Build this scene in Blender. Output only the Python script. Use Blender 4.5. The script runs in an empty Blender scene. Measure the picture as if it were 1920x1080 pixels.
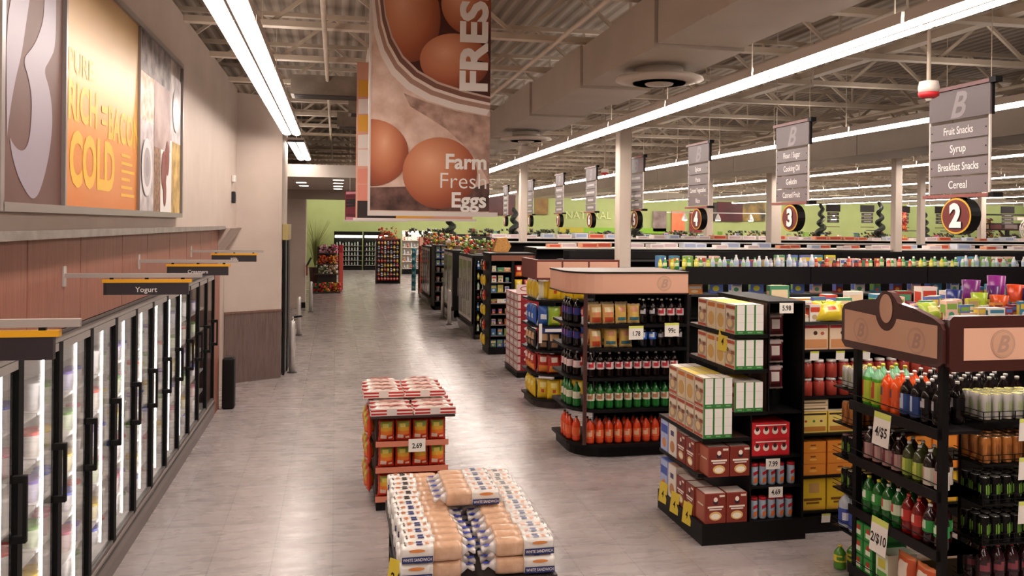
import bpy, math, random
from mathutils import Vector, Matrix
R = random.Random(7)
C = bpy.context.scene.collection
PI = math.pi
# ---------------------------------------------------------------- materials
def lin(h):
    h = h.lstrip('#'); v = [int(h[i:i+2], 16)/255 for i in (0, 2, 4)]
    return tuple(c/12.92 if c <= .04045 else ((c+.055)/1.055)**2.4 for c in v) + (1,)
_mc = {}
def M(h, rough=.5, metal=0., emit=0., coat=0.):
    k = (h, rough, metal, emit, coat)
    if k in _mc: return _mc[k]
    m = bpy.data.materials.new('finish_' + h.strip('#')); m.use_nodes = True
    p = m.node_tree.nodes['Principled BSDF']; c = lin(h)
    p.inputs['Base Color'].default_value = c
    p.inputs['Roughness'].default_value = rough; p.inputs['Metallic'].default_value = metal
    p.inputs['Coat Weight'].default_value = coat
    if max(c[:3]) < .01: p.inputs['Specular IOR Level'].default_value = .22
    if emit:
        p.inputs['Emission Color'].default_value = c; p.inputs['Emission Strength'].default_value = emit
        p.inputs['Base Color'].default_value = (.8, .8, .8, 1)
    _mc[k] = m; return m
class NT:
    def __init__(s, name):
        s.m = bpy.data.materials.new(name); s.m.use_nodes = True; s.t = s.m.node_tree
        s.p = s.t.nodes['Principled BSDF']
    def n(s, typ, **k):
        x = s.t.nodes.new(typ)
        for a, b in k.items():
            if a in x.inputs: x.inputs[a].default_value = b
            else: setattr(x, a, b)
        return x
    def l(s, a, b): s.t.links.new(a, b)
    def ramp(s, src, stops):
        r = s.n('ShaderNodeValToRGB'); e = r.color_ramp.elements
        while len(e) < len(stops): e.new(.5)
        for i, (p, h) in enumerate(stops): e[i].position = p; e[i].color = lin(h)
        s.l(src, r.inputs['Fac']); return r.outputs['Color']
    def coord(s, kind='Object', scale=(1, 1, 1), loc=(0, 0, 0)):
        c = s.n('ShaderNodeTexCoord'); mp = s.n('ShaderNodeMapping')
        mp.inputs['Scale'].default_value = scale; mp.inputs['Location'].default_value = loc
        s.l(c.outputs[kind], mp.inputs['Vector']); return mp.outputs['Vector']
def noise_mat(name, c1, c2, scale=(1, 1, 1), ns=4., rough=.5, detail=4., lo=.3, hi=.7, bump=0., metal=0., coord='Object'):
    a = NT(name); v = a.coord(coord, scale)
    n = a.n('ShaderNodeTexNoise', Scale=ns, Detail=detail); a.l(v, n.inputs['Vector'])
    a.l(a.ramp(n.outputs['Fac'], [(lo, c1), (hi, c2)]), a.p.inputs['Base Color'])
    a.p.inputs['Roughness'].default_value = rough; a.p.inputs['Metallic'].default_value = metal
    if bump:
        b = a.n('ShaderNodeBump', Strength=bump, Distance=.02); a.l(n.outputs['Fac'], b.inputs['Height'])
        a.l(b.outputs['Normal'], a.p.inputs['Normal'])
    return a.m
def floor_mat():
    a = NT('vinyl_tile_floor'); v = a.coord('Object', (1, 1, 1), (.0, .0, 0))
    # long tiles that run along the aisle
    rot = a.n('ShaderNodeMapping'); rot.inputs['Rotation'].default_value = (0, 0, PI/2); a.l(v, rot.inputs['Vector'])
    b = a.n('ShaderNodeTexBrick'); a.l(rot.outputs['Vector'], b.inputs['Vector'])
    b.inputs['Scale'].default_value = 1.; b.inputs['Brick Width'].default_value = 1.14; b.inputs['Row Height'].default_value = .505
    b.inputs['Mortar Size'].default_value = .0035; b.inputs['Mortar Smooth'].default_value = .3; b.offset = .5
    b.inputs['Color1'].default_value = lin('#b3aaa8'); b.inputs['Color2'].default_value = lin('#bfb5b3'); b.inputs['Mortar'].default_value = lin('#857d7c')
    n = a.n('ShaderNodeTexNoise', Scale=1., Detail=6., Roughness=.62)
    s = a.n('ShaderNodeMapping'); s.inputs['Scale'].default_value = (1.6, 4.5, 1); a.l(v, s.inputs['Vector']); a.l(s.outputs['Vector'], n.inputs['Vector'])
    cr = a.ramp(n.outputs['Fac'], [(.25, '#b5b1b1'), (.5, '#cfcccc'), (.75, '#e6e3e2')])
    mx = a.n('ShaderNodeMix', data_type='RGBA', blend_type='MULTIPLY'); mx.inputs[0].default_value = .8
    a.l(b.outputs['Color'], mx.inputs[6]); a.l(cr, mx.inputs[7]); a.l(mx.outputs[2], a.p.inputs['Base Color'])
    n2 = a.n('ShaderNodeTexNoise', Scale=1., Detail=3.)
    s2 = a.n('ShaderNodeMapping'); s2.inputs['Scale'].default_value = (2.2, 9, 1); a.l(v, s2.inputs['Vector']); a.l(s2.outputs['Vector'], n2.inputs['Vector'])
    mr = a.n('ShaderNodeMapRange'); mr.inputs['To Min'].default_value = .18; mr.inputs['To Max'].default_value = .38
    a.l(n2.outputs['Fac'], mr.inputs['Value']); a.l(mr.outputs['Result'], a.p.inputs['Roughness'])
    bp = a.n('ShaderNodeBump', Strength=.18, Distance=.01); a.l(n2.outputs['Fac'], bp.inputs['Height']); a.l(bp.outputs['Normal'], a.p.inputs['Normal'])
    a.p.inputs['Specular IOR Level'].default_value = .75
    return a.m
def wood_mat(name, c1, c2, rough=.45):
    a = NT(name); v = a.coord('Object', (14, 14, .9))
    n = a.n('ShaderNodeTexNoise', Scale=3., Detail=5., Roughness=.6, Distortion=.4); a.l(v, n.inputs['Vector'])
    a.l(a.ramp(n.outputs['Fac'], [(.3, c1), (.7, c2)]), a.p.inputs['Base Color']); a.p.inputs['Roughness'].default_value = rough
    return a.m
def glass_mat():
    a = NT('clear_glass'); t = a.t
    for n in list(t.nodes): t.nodes.remove(n)
    o = a.n('ShaderNodeOutputMaterial'); mx = a.n('ShaderNodeMixShader'); tr = a.n('ShaderNodeBsdfTransparent'); g = a.n('ShaderNodeBsdfGlossy')
    g.inputs['Roughness'].default_value = .04; tr.inputs['Color'].default_value = (.97, .97, .96, 1); f = a.n('ShaderNodeFresnel'); f.inputs['IOR'].default_value = 1.3
    mm = a.n('ShaderNodeMath', operation='MULTIPLY'); mm.inputs[1].default_value = .5; a.l(f.outputs[0], mm.inputs[0]); a.l(mm.outputs[0], mx.inputs[0]); a.l(tr.outputs[0], mx.inputs[1]); a.l(g.outputs[0], mx.inputs[2]); a.l(mx.outputs[0], o.inputs['Surface'])
    return a.m
def grad_print(name, stops, axis='Z', lo=0., hi=1., noise=.15, ns=6., rough=.35):
    """a printed picture: colours blend along one object axis, broken up a little"""
    a = NT(name); c = a.n('ShaderNodeTexCoord'); sp = a.n('ShaderNodeSeparateXYZ'); a.l(c.outputs['Object'], sp.inputs[0])
    mr = a.n('ShaderNodeMapRange'); mr.inputs['From Min'].default_value = lo; mr.inputs['From Max'].default_value = hi
    a.l(sp.outputs[axis], mr.inputs['Value']); n = a.n('ShaderNodeTexNoise', Scale=ns, Detail=5.); a.l(c.outputs['Object'], n.inputs['Vector'])
    ma = a.n('ShaderNodeMath', operation='MULTIPLY_ADD'); a.l(n.outputs['Fac'], ma.inputs[0]); ma.inputs[1].default_value = noise; a.l(mr.outputs['Result'], ma.inputs[2])
    sb = a.n('ShaderNodeMath', operation='SUBTRACT'); a.l(ma.outputs[0], sb.inputs[0]); sb.inputs[1].default_value = noise/2
    a.l(a.ramp(sb.outputs[0], stops), a.p.inputs['Base Color']); a.p.inputs['Roughness'].default_value = rough
    return a.m
def egg_print():
    """printed photograph of a brown egg, blended from the patch's own UVs"""
    a = NT('printed_egg'); c = a.n('ShaderNodeTexCoord'); g = a.n('ShaderNodeMapping')
    g.inputs['Location'].default_value = (-.36, -.66, 0); a.l(c.outputs['UV'], g.inputs['Vector'])
    d = a.n('ShaderNodeVectorMath', operation='LENGTH'); a.l(g.outputs['Vector'], d.inputs[0])
    a.l(a.ramp(d.outputs['Value'], [(.0, '#e8ab8a'), (.28, '#cd8560'), (.52, '#a85a3c'), (.8, '#5e2417')]), a.p.inputs['Base Color'])
    a.p.inputs['Roughness'].default_value = .4; return a.m
# ---------------------------------------------------------------- mesh builder
class MB:
    def __init__(s): s.v = []; s.f = []; s.m = []; s.sm = []; s.mats = []; s.uv = {}
    def mi(s, m):
        if isinstance(m, str): m = M(m)
        if m not in s.mats: s.mats.append(m)
        return s.mats.index(m)
    def add(s, vs, fs, m, smooth=False):
        b = len(s.v); s.v += [tuple(p) for p in vs]; k = s.mi(m)
        for f in fs: s.f.append([i+b for i in f]); s.m.append(k); s.sm.append(smooth)
    def box(s, x0, x1, y0, y1, z0, z1, m, bev=0.):
        if bev:
            b = min(bev, (x1-x0)*.45, (y1-y0)*.45, (z1-z0)*.45)
            vs = []; fs = []
            # chamfered box: 24 verts
            P = {}
            for ix, X in ((0, x0), (1, x1)):
                for iy, Y in ((0, y0), (1, y1)):
                    for iz, Z in ((0, z0), (1, z1)):
                        dx = b if ix == 0 else -b; dy = b if iy == 0 else -b; dz = b if iz == 0 else -b
                        P[ix, iy, iz] = (len(vs), len(vs)+1, len(vs)+2)
                        vs += [(X, Y+dy, Z+dz), (X+dx, Y, Z+dz), (X+dx, Y+dy, Z)]
            g = lambda a, k: P[a][k]
            fs += [[g((0,0,0),0), g((0,0,1),0), g((0,1,1),0), g((0,1,0),0)], [g((1,0,0),0), g((1,1,0),0), g((1,1,1),0), g((1,0,1),0)],
                   [g((0,0,0),1), g((1,0,0),1), g((1,0,1),1), g((0,0,1),1)], [g((0,1,0),1), g((0,1,1),1), g((1,1,1),1), g((1,1,0),1)],
                   [g((0,0,0),2), g((0,1,0),2), g((1,1,0),2), g((1,0,0),2)], [g((0,0,1),2), g((1,0,1),2), g((1,1,1),2), g((0,1,1),2)]]
            for iz in (0, 1):
                for iy in (0, 1): fs.append([g((0,iy,iz),1), g((0,iy,iz),2), g((1,iy,iz),2), g((1,iy,iz),1)])
                for ix in (0, 1): fs.append([g((ix,0,iz),0), g((ix,0,iz),2), g((ix,1,iz),2), g((ix,1,iz),0)])
            for ix in (0, 1):
                for iy in (0, 1): fs.append([g((ix,iy,0),0), g((ix,iy,0),1), g((ix,iy,1),1), g((ix,iy,1),0)])
            for k in P.values(): fs.append(list(k))
            s.add(vs, fs, m)
        else:
            s.add([(x0,y0,z0),(x1,y0,z0),(x1,y1,z0),(x0,y1,z0),(x0,y0,z1),(x1,y0,z1),(x1,y1,z1),(x0,y1,z1)],
                  [[0,3,2,1],[4,5,6,7],[0,1,5,4],[1,2,6,5],[2,3,7,6],[3,0,4,7]], m)
        return s
    def prism(s, pts, z0, z1, m, top=None):
        n = len(pts); s.add([(x, y, z0) for x, y in pts]+[(x, y, z1) for x, y in pts], [[i, (i+1) % n, n+(i+1) % n, n+i] for i in range(n)]+[list(range(n))[::-1]], m)
        s.add([(x, y, z1) for x, y in pts], [list(range(n))], top or m); return s
    def extr(s, pts, o, u, v, w, m, cap=None):
        """polygon pts (a,b) on the plane o+a*u+b*v, given thickness by the vector w"""
        o, u, v, w = map(Vector, (o, u, v, w)); n = len(pts); A = [o+u*a+v*b for a, b in pts]
        s.add(A+[p+w for p in A], [[i, (i+1) % n, n+(i+1) % n, n+i] for i in range(n)]+[[n+i for i in range(n)][::-1]], m)
        s.add(A, [list(range(n))], cap or m); return s
    def poly(s, pts, o, u, v, m, uv=False):
        o, u, v = map(Vector, (o, u, v)); b = len(s.f)
        s.add([o+u*a+v*c for a, c in pts], [list(range(len(pts)))], m)
        if uv:
            x = [a for a, _ in pts]; y = [c for _, c in pts]
            s.uv[b] = [((a-min(x))/(max(x)-min(x)), (c-min(y))/(max(y)-min(y))) for a, c in pts]
        return s
    def lathe(s, prof, m, c=(0, 0, 0), seg=14, axis='z', mats=None, smooth=True):
        """prof: list of (r, h); mats: optional colour of each ring"""
        vs = []
        for r, h in prof:
            for i in range(seg):
                t = 2*PI*i/seg; x, y = r*math.cos(t), r*math.sin(t)
                p = (x, y, h) if axis == 'z' else ((h, x, y) if axis == 'x' else (y, h, x))
                vs.append((p[0]+c[0], p[1]+c[1], p[2]+c[2]))
        b = len(s.v); s.v += vs
        for k in range(len(prof)-1):
            q = s.mi(mats[k] if mats else m)
            for i in range(seg):
                j = (i+1) % seg; s.f.append([b+k*seg+i, b+k*seg+j, b+(k+1)*seg+j, b+(k+1)*seg+i]); s.m.append(q); s.sm.append(smooth)
        for k, rev in ((0, True), (len(prof)-1, False)):
            if prof[k][0] > 1e-4:
                f = [b+k*seg+i for i in range(seg)]; s.f.append(f[::-1] if rev else f); s.m.append(s.mi(mats[min(k, len(prof)-2)] if mats else m)); s.sm.append(False)
        return s
    def tube(s, path, r, m, seg=8, closed=False):
        P = [Vector(p) for p in path]; n = len(P); vs = []; up = None
        for i, p in enumerate(P):
            d = (P[(i+1) % n]-P[i-1]) if closed else (P[min(i+1, n-1)]-P[max(i-1, 0)])
            d.normalize(); a = Vector((0, 0, 1)) if abs(d.z) < .9 else Vector((1, 0, 0))
            u = d.cross(a).normalized(); w = d.cross(u).normalized()
            rr = r[i] if isinstance(r, (list, tuple)) else r
            for k in range(seg):
                t = 2*PI*k/seg+PI/seg; vs.append(p+u*math.cos(t)*rr+w*math.sin(t)*rr)
        fs = []
        for i in range(n if closed else n-1):
            j = (i+1) % n
            for k in range(seg): q = (k+1) % seg; fs.append([i*seg+k, i*seg+q, j*seg+q, j*seg+k])
        if not closed: fs += [list(range(seg))[::-1], [(n-1)*seg+k for k in range(seg)]]
        s.add(vs, fs, m, seg > 5); return s
    def bar(s, a, b, w, m, h=None):
        """square bar from a to b"""
        a, b = Vector(a), Vector(b); d = (b-a).normalized(); up = Vector((0, 0, 1)) if abs(d.z) < .95 else Vector((0, 1, 0))
        u = d.cross(up).normalized()*(w/2); v = d.cross(u).normalized()*((h or w)/2)
        vs = [p+i*u+j*v for p in (a, b) for i, j in ((-1,-1),(1,-1),(1,1),(-1,1))]
        s.add(vs, [[0,1,2,3],[7,6,5,4],[0,4,5,1],[1,5,6,2],[2,6,7,3],[3,7,4,0]], m); return s
    def patch(s, box, face, m, u0=0, v0=0, u1=1, v1=1, e=.0008, ell=False, uv=False):
        x0, x1, y0, y1, z0, z1 = box
        F = {'-y': ((x0, y0-e, z0), (x1-x0, 0, 0), (0, 0, z1-z0)), '+y': ((x1, y1+e, z0), (x0-x1, 0, 0), (0, 0, z1-z0)),
             '-x': ((x0-e, y1, z0), (0, y0-y1, 0), (0, 0, z1-z0)), '+x': ((x1+e, y0, z0), (0, y1-y0, 0), (0, 0, z1-z0)),
             '+z': ((x0, y0, z1+e), (x1-x0, 0, 0), (0, y1-y0, 0))}[face]
        if ell: pts = [((u0+u1)/2+(u1-u0)/2*math.cos(2*PI*i/14), (v0+v1)/2+(v1-v0)/2*math.sin(2*PI*i/14)) for i in range(14)]
        else: pts = [(u0, v0), (u1, v0), (u1, v1), (u0, v1)]
        return s.poly(pts, F[0], F[1], F[2], m, uv)
    def text(s, t, o, u, v, size, m, bold=0., align='c', shear=0., sx=1.):
        """lettering on the plane o + u + v (unit vectors), size = letter height"""
        vs, fs, w = font(t, bold, shear); o, u, v = map(Vector, (o, u, v)); k = size/.69
        off = -w/2 if align == 'c' else (-w if align == 'r' else 0)
        s.add([o+u*((x+off)*k*sx)+v*(y*k) for x, y in vs], fs, m); return s
    def mesh(s, name):
        me = bpy.data.meshes.new(name); me.from_pydata(s.v, [], s.f)
        for m in s.mats: me.materials.append(m)
        me.polygons.foreach_set('material_index', s.m); me.polygons.foreach_set('use_smooth', s.sm)
        if s.uv:
            L = me.uv_layers.new(name='UVMap')
            for fi, uvs in s.uv.items():
                for li, q in zip(me.polygons[fi].loop_indices, uvs): L.data[li].uv = q
        me.update(); return me
    def obj(s, name, parent=None, loc=None):
        o = bpy.data.objects.new(name, s.mesh(name)); C.objects.link(o)
        if parent: o.parent = parent
        if loc: o.location = loc
        return o
_fc = {}
def font(t, bold=0., shear=0.):
    k = (t, bold, shear)
    if k not in _fc:
        cu = bpy.data.curves.new('lettering', 'FONT'); cu.body = t; cu.offset = bold; cu.shear = shear; cu.resolution_u = 3
        o = bpy.data.objects.new('lettering', cu); me = bpy.data.meshes.new_from_object(o)
        vs = [(v.co.x, v.co.y) for v in me.vertices]; fs = [list(p.vertices) for p in me.polygons]
        w = max([x for x, _ in vs] or [0]); _fc[k] = (vs, fs, w)
        bpy.data.objects.remove(o); bpy.data.meshes.remove(me); bpy.data.curves.remove(cu)
    return _fc[k]
# ---------------------------------------------------------------- things
def tag(o, label=None, cat=None, group=None, kind=None):
    if label: o['label'] = label
    if cat: o['category'] = cat
    if group: o['group'] = group
    if kind: o['kind'] = kind
    return o
def empty(name, loc=(0, 0, 0), rz=0., label=None, cat=None, group=None):
    o = bpy.data.objects.new(name, None); C.objects.link(o); o.location = loc; o.rotation_euler = (0, 0, rz); o.empty_display_size = .1
    return tag(o, label, cat, group)
def struct(o): o['kind'] = 'structure'; return o
def copy_tree(o, parent=None):
    c = o.copy(); C.objects.link(c); c.parent = parent
    for ch in o.children: copy_tree(ch, c)
    return c
class Kind:
    """one of a kind is built; placing it again copies the thing and each of its parts"""
    def __init__(s, make, name, cat): s.o = None; s.make = make; s.cat = cat; s.name = name
    def put(s, loc, rz=0., label='', group=None, sc=None, tilt=0.):
        if s.o is None: s.o = s.make(s.name); o = s.o
        else: o = copy_tree(s.o)
        o.location = loc; o.rotation_euler = (tilt, 0, rz); o.scale = (sc, sc, sc) if isinstance(sc, (int, float)) else (sc or (1, 1, 1))
        o['label'] = label; o['category'] = s.cat
        if group: o['group'] = group
        elif 'group' in o: del o['group']
        return o
ORD = 'first second third fourth fifth sixth seventh eighth ninth tenth eleventh twelfth thirteenth fourteenth fifteenth sixteenth seventeenth eighteenth nineteenth twentieth'.split()
def nth(i): return ORD[i] if i < 20 else 'one more'
BLK = M('#0a0808', .5); BLKM = M('#100d0e', .45); CHROME = M('#b9b4b0', .22, 1.); WHITE = M('#e9e4df', .5)
# ---------------------------------------------------------------- product kinds
def bottle(body, cap, lab, acc, h=.31, r=.052, fill=.84, lz=(.34, .62), neck=None):
    def make(name):
        e = empty(name); b = MB(); bm = M(body, .12, 0, 0, .3); nm = M(neck or body, .12, 0, 0, .3)
        p = [(r*.72, 0), (r*.95, .03*h), (r, .1*h), (r*.96, .3*h), (r*.97, .62*h), (r*.93, .7*h), (r*.62, .82*h), (r*.3, .9*h), (r*.27, .94*h)]
        b.lathe(p, bm, mats=[bm]*5+[nm]*3); b.obj('bottle_body', e)
        MB().lathe([(r*.3, .935*h), (r*.31, .99*h), (r*.2, h)], M(cap, .35), seg=10).obj('bottle_cap', e)
        l = MB(); lm, am = M(lab, .4), M(acc, .4); n = 14; z0, z1 = lz[0]*h, lz[1]*h; zz = [z0, z0+(z1-z0)*.25, z0+(z1-z0)*.75, z1]
        for k in range(3):
            for i in range(n):
                t, q = 2*PI*i/n, 2*PI*(i+1)/n; rr = r*1.005
                l.add([(rr*math.cos(t), rr*math.sin(t), zz[k]), (rr*math.cos(q), rr*math.sin(q), zz[k]), (rr*math.cos(q), rr*math.sin(q), zz[k+1]), (rr*math.cos(t), rr*math.sin(t), zz[k+1])],
                      [[0, 1, 2, 3]], am if (k == 1 and i % 7 in (1, 2, 3)) or (k == 2 and i % 7 == 3) else lm, True)
        l.obj('label_band', e); return e
    return make
def can(body, mark, top='#dedbd6', h=.185, r=.039, slim=True):
    def make(name):
        b = MB(); bm, tm, mk = M(body, .25, .3), M(top, .25, .8), M(mark, .35)
        b.lathe([(r*.8, 0), (r, .008), (r, h*.9), (r*.86, h*.985), (r*.84, h)], bm, mats=[tm, bm, bm, tm], seg=12)
        b.lathe([(r*.8, h*.985), (r*.2, h*.98)], tm, seg=12)
        for a in (PI*.5, -PI*.5, PI, 0):   # mark of three scratched strokes on each side
            for j, (dz0, dz1) in ((-1, (.3, .72)), (0, (.22, .76)), (1, (.34, .7))):
                t = a+j*.3; u = Vector((-math.sin(t), math.cos(t), 0)); o = Vector((math.cos(t), math.sin(t), 0))*(r*1.012)
                b.poly([(-.0028, h*dz0), (.0038, h*(dz0+.04)), (.0026, h*dz1), (-.0036, h*(dz1-.02))], o, u, (0, 0, 1), mk)
        return b.obj(name)
    return make
def carton(w, d, h, base, front=(), side=(), top=None, bev=.0015):
    """front/side: list of (colour, u0, v0, u1, v1[, 'e'])"""
    def make(name):
        b = MB(); B = (-w/2, w/2, -d/2, d/2, 0, h); b.box(*B, base, bev=bev)
        for fs, L in ((('-y', '+y'), front), (('-x', '+x'), side)):
            for f in fs:
                for i, q in enumerate(L): b.patch(B, f, q[0], *q[1:5], e=.0008+.0005*i, ell=len(q) > 5)
        if top: b.patch(B, '+z', top, .03, .06, .97, .94)
        return b.obj(name)
    return make
def bag(w, h, t, col, zones=(), crimp='#d8c9a8', seed=1):
    """a filled pillow bag, crimped at top and bottom; zones: (colour, u0, v0, u1, v1) on the front"""
    def make(name):
        r = random.Random(seed); b = MB(); nu, nv = 8, 12; V = {}
        pts = []
        for s in (-1, 1):
            for j in range(nv+1):
                for i in range(nu+1):
                    u, v = i/nu, j/nv; bu = (1-abs(2*u-1)**2.2)**.8; bv = (1-abs(2*v-1)**3)**.8
                    edge = i in (0, nu) or j in (0, nv)
                    th = t/2*bu*bv*(1+.12*math.sin(9*u+5*v+seed)+r.uniform(-.1, .1)) if not edge else .0015
                    x = (u-.5)*w*(1-.07*math.sin(PI*v))+(.002*math.sin(j*2.4) if i in (0, nu) else 0)
                    pts.append((x, s*th, v*h+(.003*math.sin(i*2.) if j in (0, nv) else 0)))
        k = (nu+1)*(nv+1); b.v = pts
        for s in (0, 1):
            for j in range(nv):
                for i in range(nu):
                    q = [s*k+j*(nu+1)+i, s*k+j*(nu+1)+i+1, s*k+(j+1)*(nu+1)+i+1, s*k+(j+1)*(nu+1)+i]
                    u, v = (i+.5)/nu, (j+.5)/nv; c = crimp if j in (0, nv-1) else col
                    for z in zones:
                        if z[1] <= u <= z[3] and z[2] <= v <= z[4]: c = z[0]
                    b.f.append(q if s == 0 else q[::-1]); b.m.append(b.mi(M(c, .3))); b.sm.append(True)
        ring = [j*(nu+1) for j in range(nv+1)]+[nv*(nu+1)+i for i in range(1, nu+1)]+[j*(nu+1)+nu for j in range(nv-1, -1, -1)]+[i for i in range(nu-1, 0, -1)]
        for a, c in zip(ring, ring[1:]+ring[:1]): b.f.append([a, c, k+c, k+a]); b.m.append(b.mi(M(crimp, .3))); b.sm.append(False)
        return b.obj(name)
    return make
def jar(r, h, body, cap, lab):
    def make(name):
        e = empty(name); MB().lathe([(r*.9, 0), (r, .02*h), (r, .78*h), (r*.8, .86*h)], M(body, .2), mats=[M(body, .2), M(lab, .4), M(body, .2)]).obj('jar_body', e)
        MB().lathe([(r*.82, .85*h), (r*.84, .98*h), (r*.7, h)], M(cap, .35)).obj('lid', e); return e
    return make
def price_card(w, h, text, loc, face='-y', top='#d7e06a', size=None, label='', tilt=.12, rz=None, paper='#efe9e0', group=None, ink='#141010'):
    b = MB(); b.box(-w/2, w/2, -.0015, .0015, 0, h, paper)
    if top: b.poly([(-w/2, h*.82), (w/2, h*.82), (w/2, h), (-w/2, h)], (0, -.0024, 0), (1, 0, 0), (0, 0, 1), M(top))
    if text: b.text(text, (0, -.0026, h*.28), (1, 0, 0), (0, 0, 1), size or h*.32, M(ink), bold=.02, sx=.8)
    o = b.obj('price_card'); o.location = loc; o.rotation_euler = (tilt, 0, {'-y': 0, '-x': -PI/2, '+y': PI, '+x': PI/2}[face] if rz is None else rz)
    return tag(o, label, 'price card', group)
# ---------------------------------------------------------------- camera and render look
sc = bpy.context.scene
cam = bpy.data.cameras.new('camera'); co = bpy.data.objects.new('camera', cam); C.objects.link(co)
cam.sensor_width = 36; cam.lens = 1600/1920*36; cam.shift_y = -118/1920; cam.clip_end = 200
YAW = math.atan(330/1600)
co.matrix_world = Matrix.Translation((0, 0, 2.875)) @ Matrix.Rotation(-YAW, 4, 'Z') @ Matrix.Rotation(PI/2, 4, 'X') @ Matrix.Rotation(.010, 4, 'Z')
sc.camera = co
sc.view_settings.view_transform = 'Standard'; sc.view_settings.look = 'None'; sc.view_settings.gamma = 1; sc.view_settings.exposure = .6
sc.cycles.max_bounces = 7; sc.cycles.diffuse_bounces = 4; sc.cycles.glossy_bounces = 4; sc.cycles.transparent_max_bounces = 16
sc.cycles.use_denoising = True; sc.cycles.sample_clamp_indirect = 6; sc.cycles.caustics_reflective = False; sc.cycles.caustics_refractive = False
w = bpy.data.worlds.new('world'); sc.world = w; w.use_nodes = True; w.node_tree.nodes['Background'].inputs[0].default_value = (.05, .045, .045, 1)
# ---------------------------------------------------------------- room shell
WALL = noise_mat('painted_beige_wall', '#b9a89c', '#c2b2a6', ns=2., rough=.6)
GREEN = noise_mat('green_painted_wall', '#9faa6c', '#a9b477', ns=1., rough=.6)
WAIN = wood_mat('grey_brown_wood_laminate', '#5b4a45', '#74615b')
PANEL = wood_mat('red_brown_wood_panelling', '#7d4c3d', '#9b6553')
TRIMM = noise_mat('brushed_grey_trim', '#7f7672', '#9a918c', ns=9., rough=.35, metal=.2)
DECK = NT('ribbed_roof_deck'); _v = DECK.coord('Object'); _w = DECK.n('ShaderNodeTexWave', Scale=1.6, wave_type='BANDS', bands_direction='X')
DECK.l(_v, _w.inputs['Vector']); DECK.l(DECK.ramp(_w.outputs['Fac'], [(.35, '#958778'), (.6, '#b3a596')]), DECK.p.inputs['Base Color']); DECK.p.inputs['Roughness'].default_value = .7
_b = DECK.n('ShaderNodeBump', Strength=.6, Distance=.05); DECK.l(_w.outputs['Fac'], _b.inputs['Height']); DECK.l(_b.outputs['Normal'], DECK.p.inputs['Normal']); DECK = DECK.m
STEEL = noise_mat('beige_painted_steel', '#cdbfac', '#dacdba', ns=3., rough=.5)
XL, XR, YN, YF, ZD = -7., 56., -6., 56., 6.0
struct(MB().box(XL, XR, YN, YF+.2, -.1, 0, floor_mat()).obj('floor'))
struct(MB().box(XL, XR, YN, YF+.2, ZD, ZD+.1, DECK).obj('ceiling'))
b = MB().box(-1.95, -1.75, YN, 15.95, 2.78, 5.2, WALL); b.box(-2.4, -1.75, YN, 15.95, 5.2, 5.26, WALL); struct(b.obj('wall_left'))
struct(MB().box(-2.5, -2.4, YN, 16.2, 0, ZD, WALL).obj('wall_left_back'))
# wood cladding over the cooler doors: boards with dark joints
b = MB(); ys = [-6]+[.2+1.13*i for i in range(5)]
e = [-6, .2, 1.3, 2.4, 3.5, 4.55, 5.69, 6.80, 8.05, 9.08, 10.22, 11.35, 12.5, 13.5, 14.3]
for y0, y1 in zip(e, e[1:]): b.box(-1.96, -1.84, y0+.006, y1-.006, 2.13, 2.765, PANEL, bev=.004)
b.box(-1.97, -1.9, YN, 14.29, 2.13, 2.76, '#2a1712'); struct(b.obj('trim_wood_cladding'))
b = MB(); b.prism([(-1.95, YN), (-1.73, YN), (-1.73, 14.35), (-1.95, 14.35)], 2.76, 2.815, TRIMM)
struct(b.obj('trim_ledge'))
b = MB(); b.extr([(0, 0), (.3, 0), (.02, -.4), (0, -.4)], (-1.95, 14.3, 2.78), (1, 0, 0), (0, 0, 1), (0, 1.65, 0), WALL); struct(b.obj('trim_corbel'))
struct(MB().box(-2.4, -1.86, 13.84, 14.3, 0, 2.78, PANEL).obj('wall_cooler_end'))
struct(MB().box(-2.4, -1.95, 14.3, 16.2, 0, 5.2, WALL).obj('wall_alcove'))
# angled wall beside the entrance, with wainscot
pa = [(-1.93, 15.85), (-.99, 16.4), (-.99, 18.1), (-2.4, 18.1), (-2.4, 15.85)]
struct(MB().prism(pa, 0, 5.2, WALL).obj('wall_entrance'))
def off(p, q, d0, d1):
    p, q = Vector((*p, 0)), Vector((*q, 0)); t = (q-p).normalized(); n = Vector((t.y, -t.x, 0)); return [tuple((a+n*k)[:2]) for a, k in ((p, d1), (q, d1), (q, d0), (p, d0))]
struct(MB().prism(off(pa[0], pa[1], .001, .022), 0, 1.24, WAIN).obj('trim_wainscot'))
struct(MB().prism(off(pa[0], pa[1], .001, .04), 1.24, 1.275, wood_mat('cap_rail_wood', '#6a4a40', '#80604f')).obj('trim_cap_rail'))
struct(MB().box(-1.015, -.985, 18.1, 18.13, 0, 5.2, WALL).obj('trim_corner'))
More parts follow.
